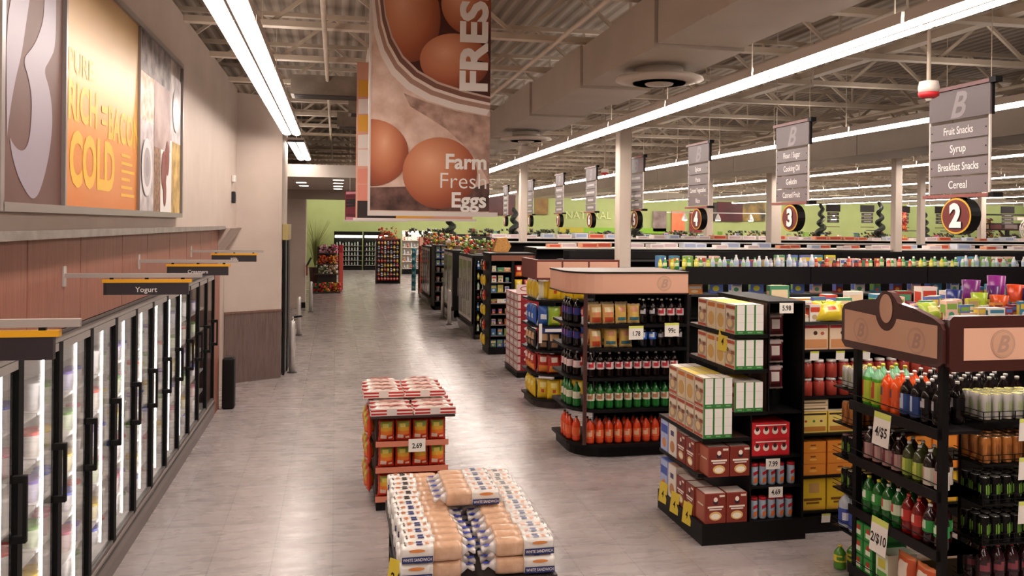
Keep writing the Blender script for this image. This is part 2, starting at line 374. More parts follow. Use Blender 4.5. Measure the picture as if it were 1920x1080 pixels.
# entrance recess and the stretch of wall beyond it
b = MB().box(-3.6, -3.5, 18.1, 29.7, 0, 5.2, WALL); struct(b.obj('wall_lobby'))
struct(MB().box(-3.6, -1.0, 29.7, 30.6, 0, 5.0, WALL).obj('wall_pier'))
struct(MB().box(-1.25, -.99, 29.685, 29.698, 0, .19, '#121010').obj('baseboard_pier'))
struct(MB().box(-2.6, -2.4, 30.6, YF, 0, 5.2, WALL).obj('wall_produce_side'))
b = MB().box(-3.5, 2.2, 21.2, 29.7, 4.0, 4.06, '#b8a99c'); b.box(-1.2, 2.2, 21.0, 21.2, 3.98, 4.28, '#cfc4ba')
b.box(-3.5, 2.2, 29.6, 29.9, 3.68, 4.06, '#a89a8e'); b.box(-3.5, 2.2, 21.2, 29.7, 4.25, 4.28, '#b8a99c'); struct(b.obj('ceiling_soffit'))
for i, (x, y) in enumerate([(-.95, 24.2), (-.95, 26.2), (.05, 22.4), (.05, 24.2), (.05, 26.2), (.05, 28.2)]):
    e = empty('recessed_downlight', (x, y, 3.998), 0, f'{nth(i)} small square downlight set in the entrance soffit', 'ceiling light', 'downlights in the entrance soffit')
    MB().box(-.16, .16, -.16, .16, -.012, 0, WHITE).obj('trim_ring', e); MB().box(-.13, .13, -.13, .13, -.016, -.012, M('#fff3e0', .5, 0, 9)).obj('lens', e)
struct(MB().box(XL, XR, YF, YF+.2, 0, 4.75, GREEN).obj('wall_far'))
struct(MB().box(XL, XR, YF, YF+.2, 4.75, ZD, '#8d7f73').obj('wall_far_upper'))
struct(MB().box(XR, XR+.2, YN, YF, 0, ZD, GREEN).obj('wall_right')); struct(MB().box(XL, XR, YN-.2, YN, 0, ZD, WALL).obj('wall_near'))
struct(MB().box(XL-.2, XL, YN, YF, 0, ZD, WALL).obj('wall_outer'))
# ---------------------------------------------------------------- roof steel
def joist(y):
    b = MB(); z0, z1 = 5.2, 5.82; x0, x1 = -2.3, min(52, 6+y*1.02)
    b.box(x0, x1, y-.07, y+.07, z0, z0+.07, STEEL); b.box(x0, x1, y-.05, y+.05, z1, z1+.06, STEEL)
    n = int((x1-x0)/1.5)
    for i in range(n):
        a = x0+i*1.5
        b.bar((a, y, z0+.04), (a+.75, y, z1+.02), .045, STEEL); b.bar((a+.75, y, z1+.02), (a+1.5, y, z0+.04), .045, STEEL)
        if i % 2 == 0: b.bar((a, y, z0+.05), (a, y, z1), .03, STEEL)
    struct(b.obj('roof_beam'))
y = 4.1
while y < 55.5:
    joist(y); y += 2.13 if y < 34 else 3.2
def girder(x, y0, y1):
    b = MB(); z0, z1 = 5.27, 5.8
    b.box(x-.08, x+.08, y0, y1, z0, z0+.1, STEEL); b.box(x-.08, x+.08, y0, y1, z1-.08, z1, STEEL); n = int((y1-y0)/1.9)
    for i in range(n):
        a = y0+(y1-y0)*i/n; c = a+(y1-y0)/n; mm = (a+c)/2
        b.bar((x, a, z0+.05), (x, mm, z1-.05), .06, STEEL); b.bar((x, mm, z1-.05), (x, c, z0+.05), .06, STEEL); b.bar((x, mm, z0+.08), (x, mm, z1-.08), .045, STEEL)
    struct(b.obj('roof_beam'))
girder(1.35, 3, 30); girder(7.4, 6, 55); girder(13.75, 10, 55); girder(24, 18, 55); girder(34, 26, 55)
for i, (x, y0, y1, z, r) in enumerate([(-.15, 4, 30, 5.08, .03), (.75, 4, 40, 5.32, .022), (2.6, 4, 50, 5.1, .028), (6.2, 5, 50, 5.12, .03), (10.3, 8, 50, 5.1, .03), (16.5, 12, 50, 5.1, .035)]):
    b = MB().tube([(x, y0, z), (x, y1, z)], r, STEEL); struct(b.obj('trim_sprinkler_pipe'))
for i, (x, y) in enumerate([(.45, 8.2), (.7, 9.4), (.4, 11), (.9, 13.2), (5.6, 7.6), (7.2, 12)]):
    b = MB().tube([(x, y, 5.1), (x+.02, y, 5.75)], .012, STEEL); b.tube([(x, y, 5.1), (x, y+.9, 5.08)], .03, '#d5ccbd'); struct(b.obj('trim_conduit'))
for i, (x, y, z) in enumerate([(.2, 13.7, 4.85), (1.1, 15.8, 4.85), (.9, 18.0, 4.85)]):
    b = MB().box(x-.9, x+.3, y-.25, y+.25, z, z+.3, noise_mat('hvac_tin', '#7d7166', '#9a8d80', ns=5))
    for k in range(6): b.box(x-.85, x+.25, y-.24+k*.08, y-.2+k*.08, z-.012, z-.002, '#3b332d')
    tag(b.obj('air_grille'), f'{nth(i)} slotted grey air grille high between the roof beams beside the egg banner', 'vent')
# square white duct with seams and round diffusers
DUCT = noise_mat('painted_sheet_duct', '#b3a799', '#bdb1a3', ns=1.5, rough=.5)
t = empty('air_duct', (0, 0, 0), 0, 'long square beige sheet metal air duct hanging under the roof beams', 'air duct')
ys = [1.3, 3.1, 4.5, 5.65, 6.4, 7.6, 8.9, 10.1, 11.4, 12.9, 14.6, 16.5, 18.5, 20.7, 23.3, 26, 30, 36]
for i, (a, c) in enumerate(zip(ys, ys[1:])):
    w2 = .03 if i % 2 else 0
    b = MB().box(2.95-w2, 3.81+w2, a+.01, c-.01, 4.6-w2, 5.08+w2*.5, DUCT); b.box(2.96, 3.8, a-.01, a+.01, 4.61, 5.07, '#4c443c')
    b.obj('duct_section', t)
for i, y in enumerate([8.65, 15.2, 22.4]):
    e = empty('air_diffuser', (3.38, y, 4.42), 0, f'{nth(i)} round ceiling diffuser along the underside of the beige duct', 'air diffuser', 'round diffusers under the duct')
    b = MB().lathe([(.25, .06), (.25, .149)], DUCT, seg=28); b.obj('collar', e)
    b = MB().lathe([(.3, .06), (.46, .045), (.47, .02), (.3, -.012), (.27, 0), (.26, .03)], '#c4b7a9', seg=32); b.obj('outer_ring', e)
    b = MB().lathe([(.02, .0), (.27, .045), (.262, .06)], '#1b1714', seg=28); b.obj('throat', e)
    MB().lathe([(.12, -.0135), (.28, -.0135)], '#171310', seg=28).obj('painted_shade_ring', e); MB().lathe([(.001, -.04), (.14, -.03), (.16, -.005), (.1, .02)], '#b0a395', seg=24).obj('cone', e)  # flat dark ring paints in the shade of the open throat
t = empty('air_duct', (0, 0, 0), 0, 'far wide beige duct crossing behind the aisle signs', 'air duct')
for a, c in zip(range(8, 50, 3), range(11, 53, 3)): MB().box(11.3, 12.6, a+.01, c-.01, 4.5, 5.1, DUCT).obj('duct_section', t)
# columns
for i, (x, y, z1, s, l) in enumerate([(5.42, 15.69, 5.0, .25, 'thick cream steel column beside the square duct'), (5.36, 24.4, 5.2, .21, 'cream column between the hanging signs beyond the egg banner'),
        (12.95, 28.3, 5.2, .26, 'cream column behind aisle sign four'), (13.9, 25.4, 5.0, .36, 'widest cream column, just behind aisle sign three'), (13.75, 19.0, 5.0, .2, 'slim cream column between aisle signs three and two'),
        (18.9, 24.85, 5.0, .2, 'cream column behind the round number two sign'), (25.6, 30, 5, .24, 'far cream column under the dark carved stand'), (7.6, 35.4, 5, .2, 'distant cream column by the produce wall, under the sixth sign')]):
    tag(MB().box(x-s/2, x+s/2, y-s/2, y+s/2, 0, z1, '#cbbcae', bev=.015).obj('support_column'), l, 'column')
# ---------------------------------------------------------------- fluorescent strips
TUBE = M('#fff1e6', .5, 0, 22.0)
def mk_strip(TUBE):
  def make(name):
    e = empty(name); L = 2.41
    b = MB(); b.box(-.16, .16, 0, L, .03, .075, '#cfc3b8'); b.box(-.012, .012, 0, L, -.028, .03, '#6a5e55'); b.box(-.16, .16, 0, .012, -.02, .03, '#4d433c')
    for s in (-1, 1): b.box(min(s*.158, s*.163), max(s*.158, s*.163), 0, L, -.018, .03, '#cfc3b8')
    b.obj('housing', e)
    for s in (-1, 1): MB().extr([(.0, .03), (.14, .03), (.132, -.018), (.1, -.036), (.035, -.036), (.0, -.02)], (s*.016, .014, 0), (s, 0, 0), (0, 0, 1), (0, L-.028, 0), TUBE).obj('diffuser_lens', e)
    MB().box(-.11, .11, .05, L-.05, .0755, .078, M('#fff1e6', .5, 0, 3.2)).obj('added_uplight', e)  # glowing strip added on the housing to brighten the ceiling
    MB().bar((0, .3, .07), (0, .3, 1.2), .008, STEEL).obj('hanger_wire', e); return e
  return make
STRIP2 = Kind(mk_strip(M('#fff1e6', .5, 0, 15.0)), 'fluorescent_strip_light', 'strip light')
STRIP = Kind(mk_strip(TUBE), 'fluorescent_strip_light', 'strip light')
rows = [(-.80, [7.07-2.2*k for k in range(6)], 'over the cooler aisle'), (4.47, [3.42+2.45*k for k in range(-4, 18)], 'first long row right of the egg banner')]
for k in range(-5, 4): STRIP2.put((-.80, 7.07+2.23*k, 4.5), 0, f'{nth(k+5)} double strip light over the glass door coolers, beside the wall', 'strip lights over the coolers', (1, .92, 1))
for k in range(2): STRIP2.put((-.80, 17.5+2.4*k, 4.5), 0, f'{nth(k)} strip light past the gap, near the entrance wall', 'strip lights by the entrance')
for x, y0, y1, nm in [(4.47, -4, 49, 'just beside the square duct'), (8.5, 2, 50, 'over the aisle signs, next row past the duct'), (14.3, 8, 50, 'in the third row past the duct'), (20, 14, 52, 'in the fourth row past the duct'),
                      (26, 20, 52, 'in the fifth row past the duct'), (32, 26, 52, 'in the sixth row past the duct'), (39, 32, 52, 'in the seventh row past the duct')]:
    k = 0; y = y0+1.0 if x != 4.47 else -4.0
    y = {4.47: -3.88}.get(x, y)
    while y < y1:
        STRIP.put((x, y, 4.5), 0, f'{nth(k)} strip light {nm}', f'strip lights {nm}'); y += 2.45; k += 1
# lights over the produce hall, past the entrance
# ---------------------------------------------------------------- glass door coolers
GLASS = glass_mat(); CW = M('#e6e1de', .4); LED = M('#fff6f0', .5, 0, 11.)
def mk_cooler(name):
    e = empty(name); W = 1.444
    b = MB(); b.box(-.62, -.6, 0, W, .2, 2.1, CW); b.box(-.62, -.03, 0, W, .12, .2, CW); b.box(-.62, -.03, 0, W, 2.02, 2.12, '#6e6762'); b.obj('cabinet_body', e)
    for z in (.42, .72, 1.02, 1.32, 1.62): MB().box(-.6, -.13, .015, W-.015, z-.018, z, '#dcd8d4').obj('shelf', e)
    b = MB(); b.extr([(0, 0), (.02, 0), (.035, .13), (.03, .2), (0, .2)], (0, 0, 0), (1, 0, 0), (0, 0, 1), (0, W, 0), '#6f6460'); b.box(-.03, .034, 0, W, .2, .215, '#2a2523'); b.box(-.03, .022, 0, W, .215, .24, '#8b7f79'); b.obj('kick_plate', e)
    b = MB(); b.box(-.06, .01, 0, W, 2.085, 2.13, '#8d8580'); b.box(-.03, .018, 0, W, 2.13, 2.14, '#1a1615'); b.obj('top_rail', e)
    for k in range(2):
        y0 = k*.722; d = MB(); fm = M('#070606', .75)
        d.box(-.03, .015, y0+.0, y0+.04, .25, 2.08, fm); d.box(-.03, .015, y0+.682, y0+.722, .25, 2.08, fm); d.box(-.03, .012, y0+.028, y0+.694, .25, .275, '#57504c'); d.box(-.03, .012, y0+.028, y0+.694, 2.03, 2.08, '#8f8884'); do = d.obj('door', e)
        MB().box(-.008, -.002, y0+.028, y0+.694, .275, 2.03, GLASS).obj('glass_pane', do)
        h = MB(); yy = y0+.655; h.bar((.062, yy, 1.06), (.062, yy, 1.43), .022, BLK)
        for z in (1.075, 1.415): h.box(.0, .07, yy-.018, yy+.018, z-.02, z+.02, BLK)
        h.obj('handle', do)
        MB().box(-.110, -.1, y0+.03, y0+.042, .24, 1.99, LED).obj('light_bar', e)
    return e
CO = Kind(mk_cooler, 'glass_door_cooler', 'cooler')
cl = ['seventh', 'sixth', 'fifth', 'fourth', 'third', 'second', 'first']
for k in range(7): CO.put((-1.765, 13.28-1.444*(7-k), 0), 0, f'black framed two-door glass cooler, {cl[k]} counting from the far wood end panel', 'row of glass door coolers')
struct(MB().box(-1.86, -1.75, 13.28, 13.84, 0, 2.14, PANEL).obj('trim_cooler_end_panel'))
b = MB().box(-.09, .09, -.11, .11, 0, .78, '#0e0c0c', bev=.02); b.box(-.06, .06, -.08, .08, .78, .795, '#272322')
tag(b.obj('waste_bin', None, (-1.6, 13.82, 0)), 'slim black waste bin standing at the far end of the cooler row', 'bin')
# goods in the coolers: tubs and cups just behind the glass
def tub(body, lid, r=.045, h=.1):
    def make(name):
        b = MB(); b.lathe([(r*.78, 0), (r, h*.86), (r*1.06, h*.87), (r*1.06, h)], body, mats=[M(body, .4), M(lid, .3), M(lid, .3)], seg=10); return b.obj(name)
    return make
TUBS = [(Kind(tub(a, l, r, h), 'dairy_tub', 'tub'), n) for a, l, r, h, n in [('#e9e6ea', '#4a5fc4', .05, .12, 'white and blue'), ('#efe9e4', '#d2453b', .048, .14, 'white and red'), ('#efe7c0', '#d6b63a', .05, .11, 'cream and yellow'),
        ('#f1eef0', '#e9e6e6', .045, .16, 'plain white'), ('#dfe9cf', '#6aa14b', .05, .12, 'white and green'), ('#e9d3d3', '#c86a86', .045, .13, 'pale pink'), ('#d8d3ea', '#7d64bd', .047, .12, 'lilac')]]
for dn in range(14):
    for si, z in enumerate((.2, .42, .72, 1.02, 1.32, 1.62)):
        for q in range(4 if dn < 5 else (3 if dn < 9 else 2)):
            kd, nm = TUBS[(dn*3+si*2+q//2+dn//2) % 7]; y = 3.17+.722*dn+.10+q*.105+(.0 if dn else .0)
            kd.put((-1.96-.02*(q % 2), y, z), R.uniform(0, 6), f'{nm} dairy tub behind the cooler glass, shelf {["at the bottom","second from bottom","third from bottom","fourth from bottom","fifth from bottom","at the top"][si]}', f'{nm} tubs, cooler shelf {si}', 1.15)
# blade signs over the coolers
for y, t, l in [(3.447, '', 'nearest'), (6.40, 'Yogurt', ''), (8.68, 'Creamers', ''), (11.67, 'Milk', '')]:
    lab = {'': 'hanging blade sign at the frame edge, its lettered face out of view', 'Yogurt': 'dark blade sign with yellow top edge reading Yogurt, on a steel arm', 'Creamers': 'dark blade sign with yellow top edge reading Creamers, on a steel arm', 'Milk': 'small dark blade sign reading Milk, last on the cooler wall'}[t]
    e = empty('blade_sign', (0, y, 0), 0, lab, 'sign', 'blade signs over the coolers')
    b = MB(); b.box(-1.84, -.93, -.012, .012, 2.48, 2.51, '#a59d97'); b.box(-1.84, -1.83, -.03, .03, 2.42, 2.56, '#b1a9a3'); b.obj('support_arm', e)
    b = MB(); b.box(-1.58, -1.02, -.015, .015, 2.36, 2.445, '#2a2328'); b.box(-1.58, -1.56, -.016, .016, 2.36, 2.445, '#1c171b'); 
    if t: b.text(t, (-1.3, -.0165, 2.38), (1, 0, 0), (0, 0, 1), .035 if t != 'Creamers' else .032, M('#d9d4d0'), bold=.01)
    b.obj('sign_board', e)
    MB().box(-1.59, -1.0, -.018, .018, 2.445, 2.468, '#e0a318').obj('yellow_edge', e)
    for x in (-1.53, -1.3, -1.06): MB().box(x-.012, x+.012, -.01, .01, 2.466, 2.485, BLK).obj('clip', e)
for z, h, c, l in [(3.62, .12, '#e8e4df', 'small white wall sensor above the thermostat'), (3.3, .2, '#17161a', 'slim dark thermostat box on the beige wall below the sensor')]:
    b = MB().box(-1.75, -1.69, 15.2, 15.32, z-h/2, z+h/2, c, bev=.01); b.box(-1.7, -1.685, 15.22, 15.3, z-h*.3, z+h*.3, '#d5d0cc' if c[1] == 'e' else '#303036'); tag(b.obj('wall_control'), l, 'wall device')
# ---------------------------------------------------------------- wall picture board
e = empty('wall_display_board', (-1.74, 0, 0), 0, 'long framed wall display with a pale letterform, an orange text panel and food photos', 'wall display')
FR = M('#8f8783', .3, .4)
b = MB(); Y0, Y1, Z0, Z1 = 4.88, 10.05, 2.97, 4.58
for a in ((0, .06, Y0-.04, Y1, Z0-.05, Z0), (0, .06, Y0-.04, Y1, Z1, Z1+.05), (0, .06, Y0-.08, Y0-.03, Z0-.05, Z1+.05), (0, .06, Y1, Y1+.04, Z0-.05, Z1+.05), (0, .06, 5.86, 5.89, Z0, Z1), (0, .06, 7.95, 7.97, Z0, Z1)): b.box(*a, FR)
b.obj('frame', e)
b = MB().box(0, .035, Y0-.03, 5.86, Z0, Z1, noise_mat('printed_brown', '#55352f', '#64443c', ns=1.5)); U, V, O = (0, 1, 0), (0, 0, 1), Vector((.037, Y0-.03, Z0))
LI = M('#8d828d', .4)
def bez(p0, p1, p2, p3, n=12): return [tuple((1-t)**3*a+3*(1-t)**2*t*b_+3*(1-t)*t*t*c+t**3*d for a, b_, c, d in zip(p0, p1, p2, p3)) for t in [i/n for i in range(n)]]
k = .96; sw = bez((.07, .40), (.1, .72), (.2, 1.05), (.34, 1.61))+[(.62, 1.61)]+bez((.6, 1.45), (.55, 1.25), (.42, 1.17), (.33, 1.15))
def chaikin(L):
    return [tuple(p[k]*(1-f)+q[k]*f for k in (0, 1)) for p, q in zip(L, L[1:]+L[:1]) for f in (.25, .75)]
clampz = lambda L: [(min(max(y, 0), 1.0), min(z, 1.6)) for y, z in chaikin(chaikin(L))]
b.poly(clampz([(0.063, 1.122), (0.432, 1.222), (0.411, 1.146), (0.356, 0.993), (0.297, 0.82), (0.194, 0.643), (0.11, 0.421), (0.09, 0.299)]), O, U, V, LI)
b.poly(clampz([(0.659, 1.283), (0.875, 1.342), (0.874, 1.265), (0.871, 0.97), (0.765, 0.873), (0.655, 0.791), (0.77, 0.699), (0.833, 0.543), (0.799, 0.363), (0.71, 0.193), (0.604, 0.066), (0.518, 0.027), (0.433, 0.036), (0.269, 0.133), (0.174, 0.24), (0.127, 0.357), (0.172, 0.317), (0.265, 0.286), (0.36, 0.294), (0.424, 0.352), (0.455, 0.45), (0.467, 0.593), (0.414, 0.702), (0.314, 0.795), (0.442, 0.872), (0.543, 0.952), (0.646, 1.084), (0.661, 1.21)]), O, U, V, LI)
b.obj('letterform_panel', e)
b = MB().box(0, .035, 5.89, 7.95, Z0, Z1, grad_print('orange_print', [(0, '#c9701c'), (.28, '#cf8226'), (.55, '#cf9a45'), (.8, '#c4a680'), (1, '#b28a52')], 'Z', 2.97, 4.58, .12, 3.))
YL, YT = M('#e0ae2e', .4), M('#cf9a34', .4); O = Vector((.037, 5.97, 0))
b.text('PURE', O+Vector((0, 0, 3.86)), U, V, .14, YT, bold=.02, align='l', sx=1.25)
b.text('RICH', O+Vector((0, 0, 3.55)), U, V, .24, YL, bold=.03, align='l', sx=.9); b.poly([(0, 0), (.16, 0), (.16, .05), (0, .05)], O+Vector((.0008, .82, 3.68)), U, V, YL); b.poly([(0, 0), (.16, 0), (.16, .035), (0, .035)], O+Vector((.0008, .82, 3.59)), U, V, YL)
b.text('BACON', O+Vector((0, 1.0, 3.51)), U, V, .24, YL, bold=.03, align='l', sx=.85); b.text('COLD', O+Vector((0, .05, 3.12)), U, V, .34, YL, bold=.04, align='l', sx=.85)
for i in range(6): b.poly([(0, 0), (.3+.08*(i % 3), 0), (.3+.08*(i % 3), .024), (0, .024)], O+Vector((.0008, 1.42, 3.4-i*.065)), U, V, YL)
b.obj('text_panel', e)
b = MB().box(0, .035, 7.97, 10.01, Z0, Z1, noise_mat('printed_photo_base', '#5c4a44', '#b7a49c', ns=3., rough=.3)); O = Vector((.037, 7.97, Z0))
P1 = noise_mat('printed_cheese', '#8b7f80', '#ded6d6', ns=5.); P2 = noise_mat('printed_cream', '#b9a59c', '#efe6e0', ns=3.); P3 = noise_mat('printed_nuts', '#4b3227', '#a47a56', ns=22.); P4 = noise_mat('printed_oil', '#8a6a2a', '#d9b569', ns=7.)
for q, mm in [((0, 0, .66, .82), P1), ((0, .82, .66, 1.25), noise_mat('printed_rolls', '#c2875d', '#eee0d6', ns=9.)), ((.66, .0, .98, .62), P3), ((.98, 0, 1.55, .9), M('#ece6e4', .3)), ((.66, .62, 1.45, 1.3), noise_mat('printed_mauve', '#7c5a52', '#c3aeaa', ns=2.)), ((1.55, .0, 2.04, .75), P4), ((1.45, .75, 2.04, 1.45), P1), ((0, 1.25, 1.45, 1.61), noise_mat('printed_smoke', '#2e2422', '#a09391', ns=6.))]:
    O += Vector((.0006, 0, 0)); b.poly([(q[0], q[1]), (q[2], q[1]), (q[2], q[3]), (q[0], q[3])], O, U, V, mm)
for cx, cy, rx, ry in ((1.13, .42, .13, .2), (1.3, .55, .1, .18), (1.18, .2, .07, .14)):
    O += Vector((.0006, 0, 0)); b.poly([(cx+rx*math.cos(2*PI*i/16), cy+ry*math.sin(2*PI*i/16)) for i in range(16)], O+Vector((.002, 0, 0)), U, V, M('#7c2418', .3))
for cx, cy, rx in ((.33, .4, .22), (.33, .4, .15), (.33, .4, .08), (1.75, 1.1, .2), (1.75, 1.1, .12)): b.poly([(cx+rx*math.cos(2*PI*i/20), cy+rx*1.2*math.sin(2*PI*i/20)) for i in range(20)], O+Vector((.003+(.3-rx)/100, 0, 0)), U, V, [M('#a69c9e', .3), M('#d8d1d2', .3), M('#8f8587', .3)][int(rx*100) % 3])
b.obj('food_photo_panel', e)
# ---------------------------------------------------------------- hanging banners
BY = 8.0; e = empty('hanging_banner', (0, BY, 0), 0, 'large hanging banner printed with brown eggs, reading Fresh and Farm Fresh Eggs', 'banner')
b = MB(); x0, x1, z0, z1 = .305, 1.42, 2.97, 5.15; b.box(x0, x1, -.03, .03, z0+.02, z1, noise_mat('printed_wool', '#c4a08c', '#ecd3c4', ns=7., rough=.5, lo=.25, hi=.75)); O = Vector((x0, -.032, z0)); U, V = (1, 0, 0), (0, 0, 1); EGG = egg_print()
def el(cx, cy, rx, ry, mm, d, a0=0, a1=2*PI, uv=False, n=36, clip=True):
    pts = [(cx+rx*math.cos(a0+(a1-a0)*i/n), cy+ry*math.sin(a0+(a1-a0)*i/n)) for i in range(n+(a1-a0 < 6))]
    pts = [(min(max(x, 0), 1.115), max(y, .03)) for x, y in pts] if clip else pts
    b.poly(pts, O-Vector((0, d, 0)), U, V, mm, uv)
b.poly([(0, .03), (1.115, .03), (1.115, .3), (.8, .2), (.5, .26), (0, .24)], O-Vector((0, .0008, 0)), U, V, noise_mat('printed_table', '#3a211d', '#7d5a50', ns=9.))
b.poly([(.3, 1.12), (.5, 1.05), (.8, .97), (1.115, .93), (1.115, .3), (1.0, .5), (.86, .66), (.7, .8), (.5, .92), (.36, 1.0)], O-Vector((0, .0006, 0)), U, V, noise_mat('printed_shade', '#8a6a5e', '#c8a595', ns=9.))
cur = lambda d: [(min(max(x+d*.6, 0), 1.115), z+d) for x, z in [(.02, 2.2), (.03, 1.95), (.06, 1.72), (.12, 1.52), (.22, 1.35), (.36, 1.22), (.55, 1.12), (.8, 1.05), (1.115, 1.0)]]
b.poly(cur(.1)+[(1.115, 2.18)], O-Vector((0, .0012, 0)), U, V, M('#471c14', .35))
el(.80, 2.1, .16, .3, EGG, .0016, uv=True); el(.35, 1.83, .285, .42, EGG, .002, uv=True); el(.95, 1.98, .31, .30, EGG, .0024, uv=True); el(.775, 1.44, .33, .26, EGG, .0028, uv=True)
for k, (d0, d1, c) in enumerate([(-.06, -.005, '#e9ddd6'), (-.005, .035, '#a98577'), (.035, .06, '#e6d6cc'), (.06, .1, '#7d5548'), (.1, .118, '#cbb0a3')]): b.poly(cur(d0)+cur(d1)[::-1], O-Vector((0, .0034+.0003*k, 0)), U, V, M(c, .3))
el(.01, .56, .34, .31, EGG, .003, uv=True); el(.645, .385, .35, .335, EGG, .0034, uv=True)
b.obj('printed_face', e)
b = MB(); TX = M('#f1ece7', .5)
b.text('FRESH', (x1-.04, -.0385, 4.12), (0, 0, 1), (-1, 0, 0), .245, TX, bold=.04, align='l', sx=1.2); b.obj('lettering', e); b = MB()
b.text('Farm', (x1-.03, -.0385, 3.40), U, V, .135, TX, bold=.028, align='r'); b.text('Fresh', (x1-.03, -.0385, 3.215), U, V, .145, TX, bold=-.006, align='r'); b.text('Eggs', (x1-.03, -.0385, 3.04), U, V, .135, TX, bold=.028, align='r'); b.obj('lettering', e)
MB().box(x0-.02, x1+.08, -.045, .045, z0-.02, z0+.022, '#d9d1cb').obj('bottom_rail', e); MB().box(x0-.02, x0, -.035, .035, z0+.02, z1, '#d5cdc8').obj('edge_trim', e)
for x in (.4, 1.3): MB().bar((x, 0, z1), (x, 0, 5.9), .008, STEEL).obj('hanger_wire', e)
for (y, x0, x1, z0, z1, lab, cs) in [(10.9, .24, 1.72, 2.945, 4.9, 'second banner, its printed edge peeking out behind the egg banner', ['#d8a08a', '#e0a43b', '#e3d8d1', '#24181a', '#d98a78']), (19, .19, 1.5, 2.95, 3.58, 'small dark fruit banner hanging far behind the egg banner', ['#7a2233', '#d28a9a', '#1f1a1c', '#611a22', '#e4d9d5'])]:
    e = empty('hanging_banner', (0, y, 0), 0, lab, 'banner'); b = MB().box(x0, x1, -.03, .03, z0, z1, cs[0]); n = 9
    for i in range(n):
        for j in range(3):
            za, zb = z0+(z1-z0)*i/n, z0+(z1-z0)*(i+1)/n; xa = x0+.02+(x1-x0-.04)*j/3; b.poly([(xa, za), (xa+(x1-x0)/3, za+R.uniform(-.03, .03)), (xa+(x1-x0)/3.2, zb), (xa, zb-R.uniform(0, .05))], (0, -.032-.0005*j, 0), U, V, M(cs[R.randrange(5)], .4))
    b.obj('printed_face', e); MB().box(x0-.03, x1+.05, -.05, .05, z0-.03, z0, '#d9d1cb').obj('bottom_rail', e)
    for x in (x0+.1, x1-.1): MB().bar((x, 0, z1), (x, 0, 5.9), .01, STEEL).obj('hanger_wire', e)
# ---------------------------------------------------------------- aisle signs
GP = M('#6f6566', .45); MR = M('#6b3531', .4); SX = 5.65
SIG = [(6.52, '2', ['Fruit Snacks', 'Syrup', 'Breakfast Snacks', 'Cereal']), (9.47, '3', ['Flour / Sugar', 'Cooking Oil', 'Gelatin', 'Canned Fruit']), (12.32, '4', ['Spices', 'Pasta', 'Canned Vegetables', 'Rice']),
       (15.2, '5', ['Soup', 'Beans', 'Crackers', 'Tea']), (18.17, '6', ['Snacks', 'Cookies', 'Nuts', 'Juice']), (20.95, '7', ['Water', 'Soda', 'Mixers', 'Ice']), (24.35, '8', ['Paper', 'Soap', 'Foil', 'Bags']), (28.1, '9', ['Pets', 'Candles', 'Batteries', 'Film'])]
WORD = dict(zip('23456789', 'two three four five six seven eight nine'.split()))
for y, num, L in SIG:
    e = empty('aisle_sign', (SX, y, 0), 0, f'hanging aisle {WORD[num]} sign: grey word panels over a round maroon number disc', 'aisle sign', 'hanging aisle signs'); W = .79
    U, V = (0, -1, 0), (0, 0, 1)
    b = MB().box(-.01, .01, 0, W, 3.9, 4.18, M('#5d5052', .45)); b.text('B', (-.0115, W/2, 3.92), U, V, .23, M('#8e8486', .5), bold=.02, shear=.35); b.obj('logo_panel', e)
    b = MB(); b.box(-.03, .03, -.02, W+.05, 4.18, 4.215, MR); b.box(-.035, .035, -.09, -.01, 4.17, 4.22, BLK); b.obj('top_rail', e)
    for i, t in enumerate(L):
        z = 3.885-.168*(i+1); b = MB().box(-.012, .012, .02, W-.02, z, z+.152, GP)
        if int(num) > 4:
            hw = .2+.03*((i*5+int(num)) % 4); b.poly([(-hw, 0), (hw, 0), (hw, .045), (-hw, .045)], (-.0135, W/2, z+.055), U, V, M('#b9b3af'))
        else: b.text(t, (-.0135, W/2, z+.045), U, V, .07, M('#e6e1dd'), bold=.008, sx=.78 if len(t) > 8 else .9)
        for yy in (.045, W-.045): b.box(-.015, .0, yy-.006, yy+.006, z+.07, z+.082, BLK)
        b.obj('word_panel', e)
    b = MB()
    for yy in (.0, W-.02): MB().box(-.008, .008, yy, yy+.02, 3.2, 3.9, '#cfc5bd').obj('side_strip', e)
    b.box(.014, .03, -.01, .02, 3.9, 4.2, BLK); b.obj('corner_post', e)
    b = MB(); b.box(-.045, .045, -.03, W+.04, 3.17, 3.2, '#8a504b'); b.box(-.05, .05, -.09, -.03, 3.165, 3.205, BLK); b.obj('bottom_rail', e)
    n = 28; ov = lambda rx, rz: [(rx*math.cos(2*PI*i/n), rz*math.sin(2*PI*i/n)) for i in range(n)]; c = (-.045, W/2-.02, 3.0)
    b = MB(); b.extr(ov(.2, .172), (-.04, W/2-.02, 3.0), U, V, (.1, 0, 0), BLK, BLK); b.poly(ov(.195, .167), (-.042, W/2-.02, 3.0), U, V, M('#d8a63a', .4)); b.poly(ov(.178, .15), (-.044, W/2-.02, 3.0), U, V, M('#6f3331', .4))
    b.text(num, (-.0475, W/2-.03, 2.9), U, V, .2, M('#100c0c'), bold=.06); b.text(num, (-.049, W/2-.02, 2.905), U, V, .2, M('#f2ece6'), bold=.05); b.obj('number_disc', e)
    for yy in (.0, W): MB().bar((0, yy, 4.2), (0, yy, 5.85), .005, STEEL).obj('hanger_wire', e)
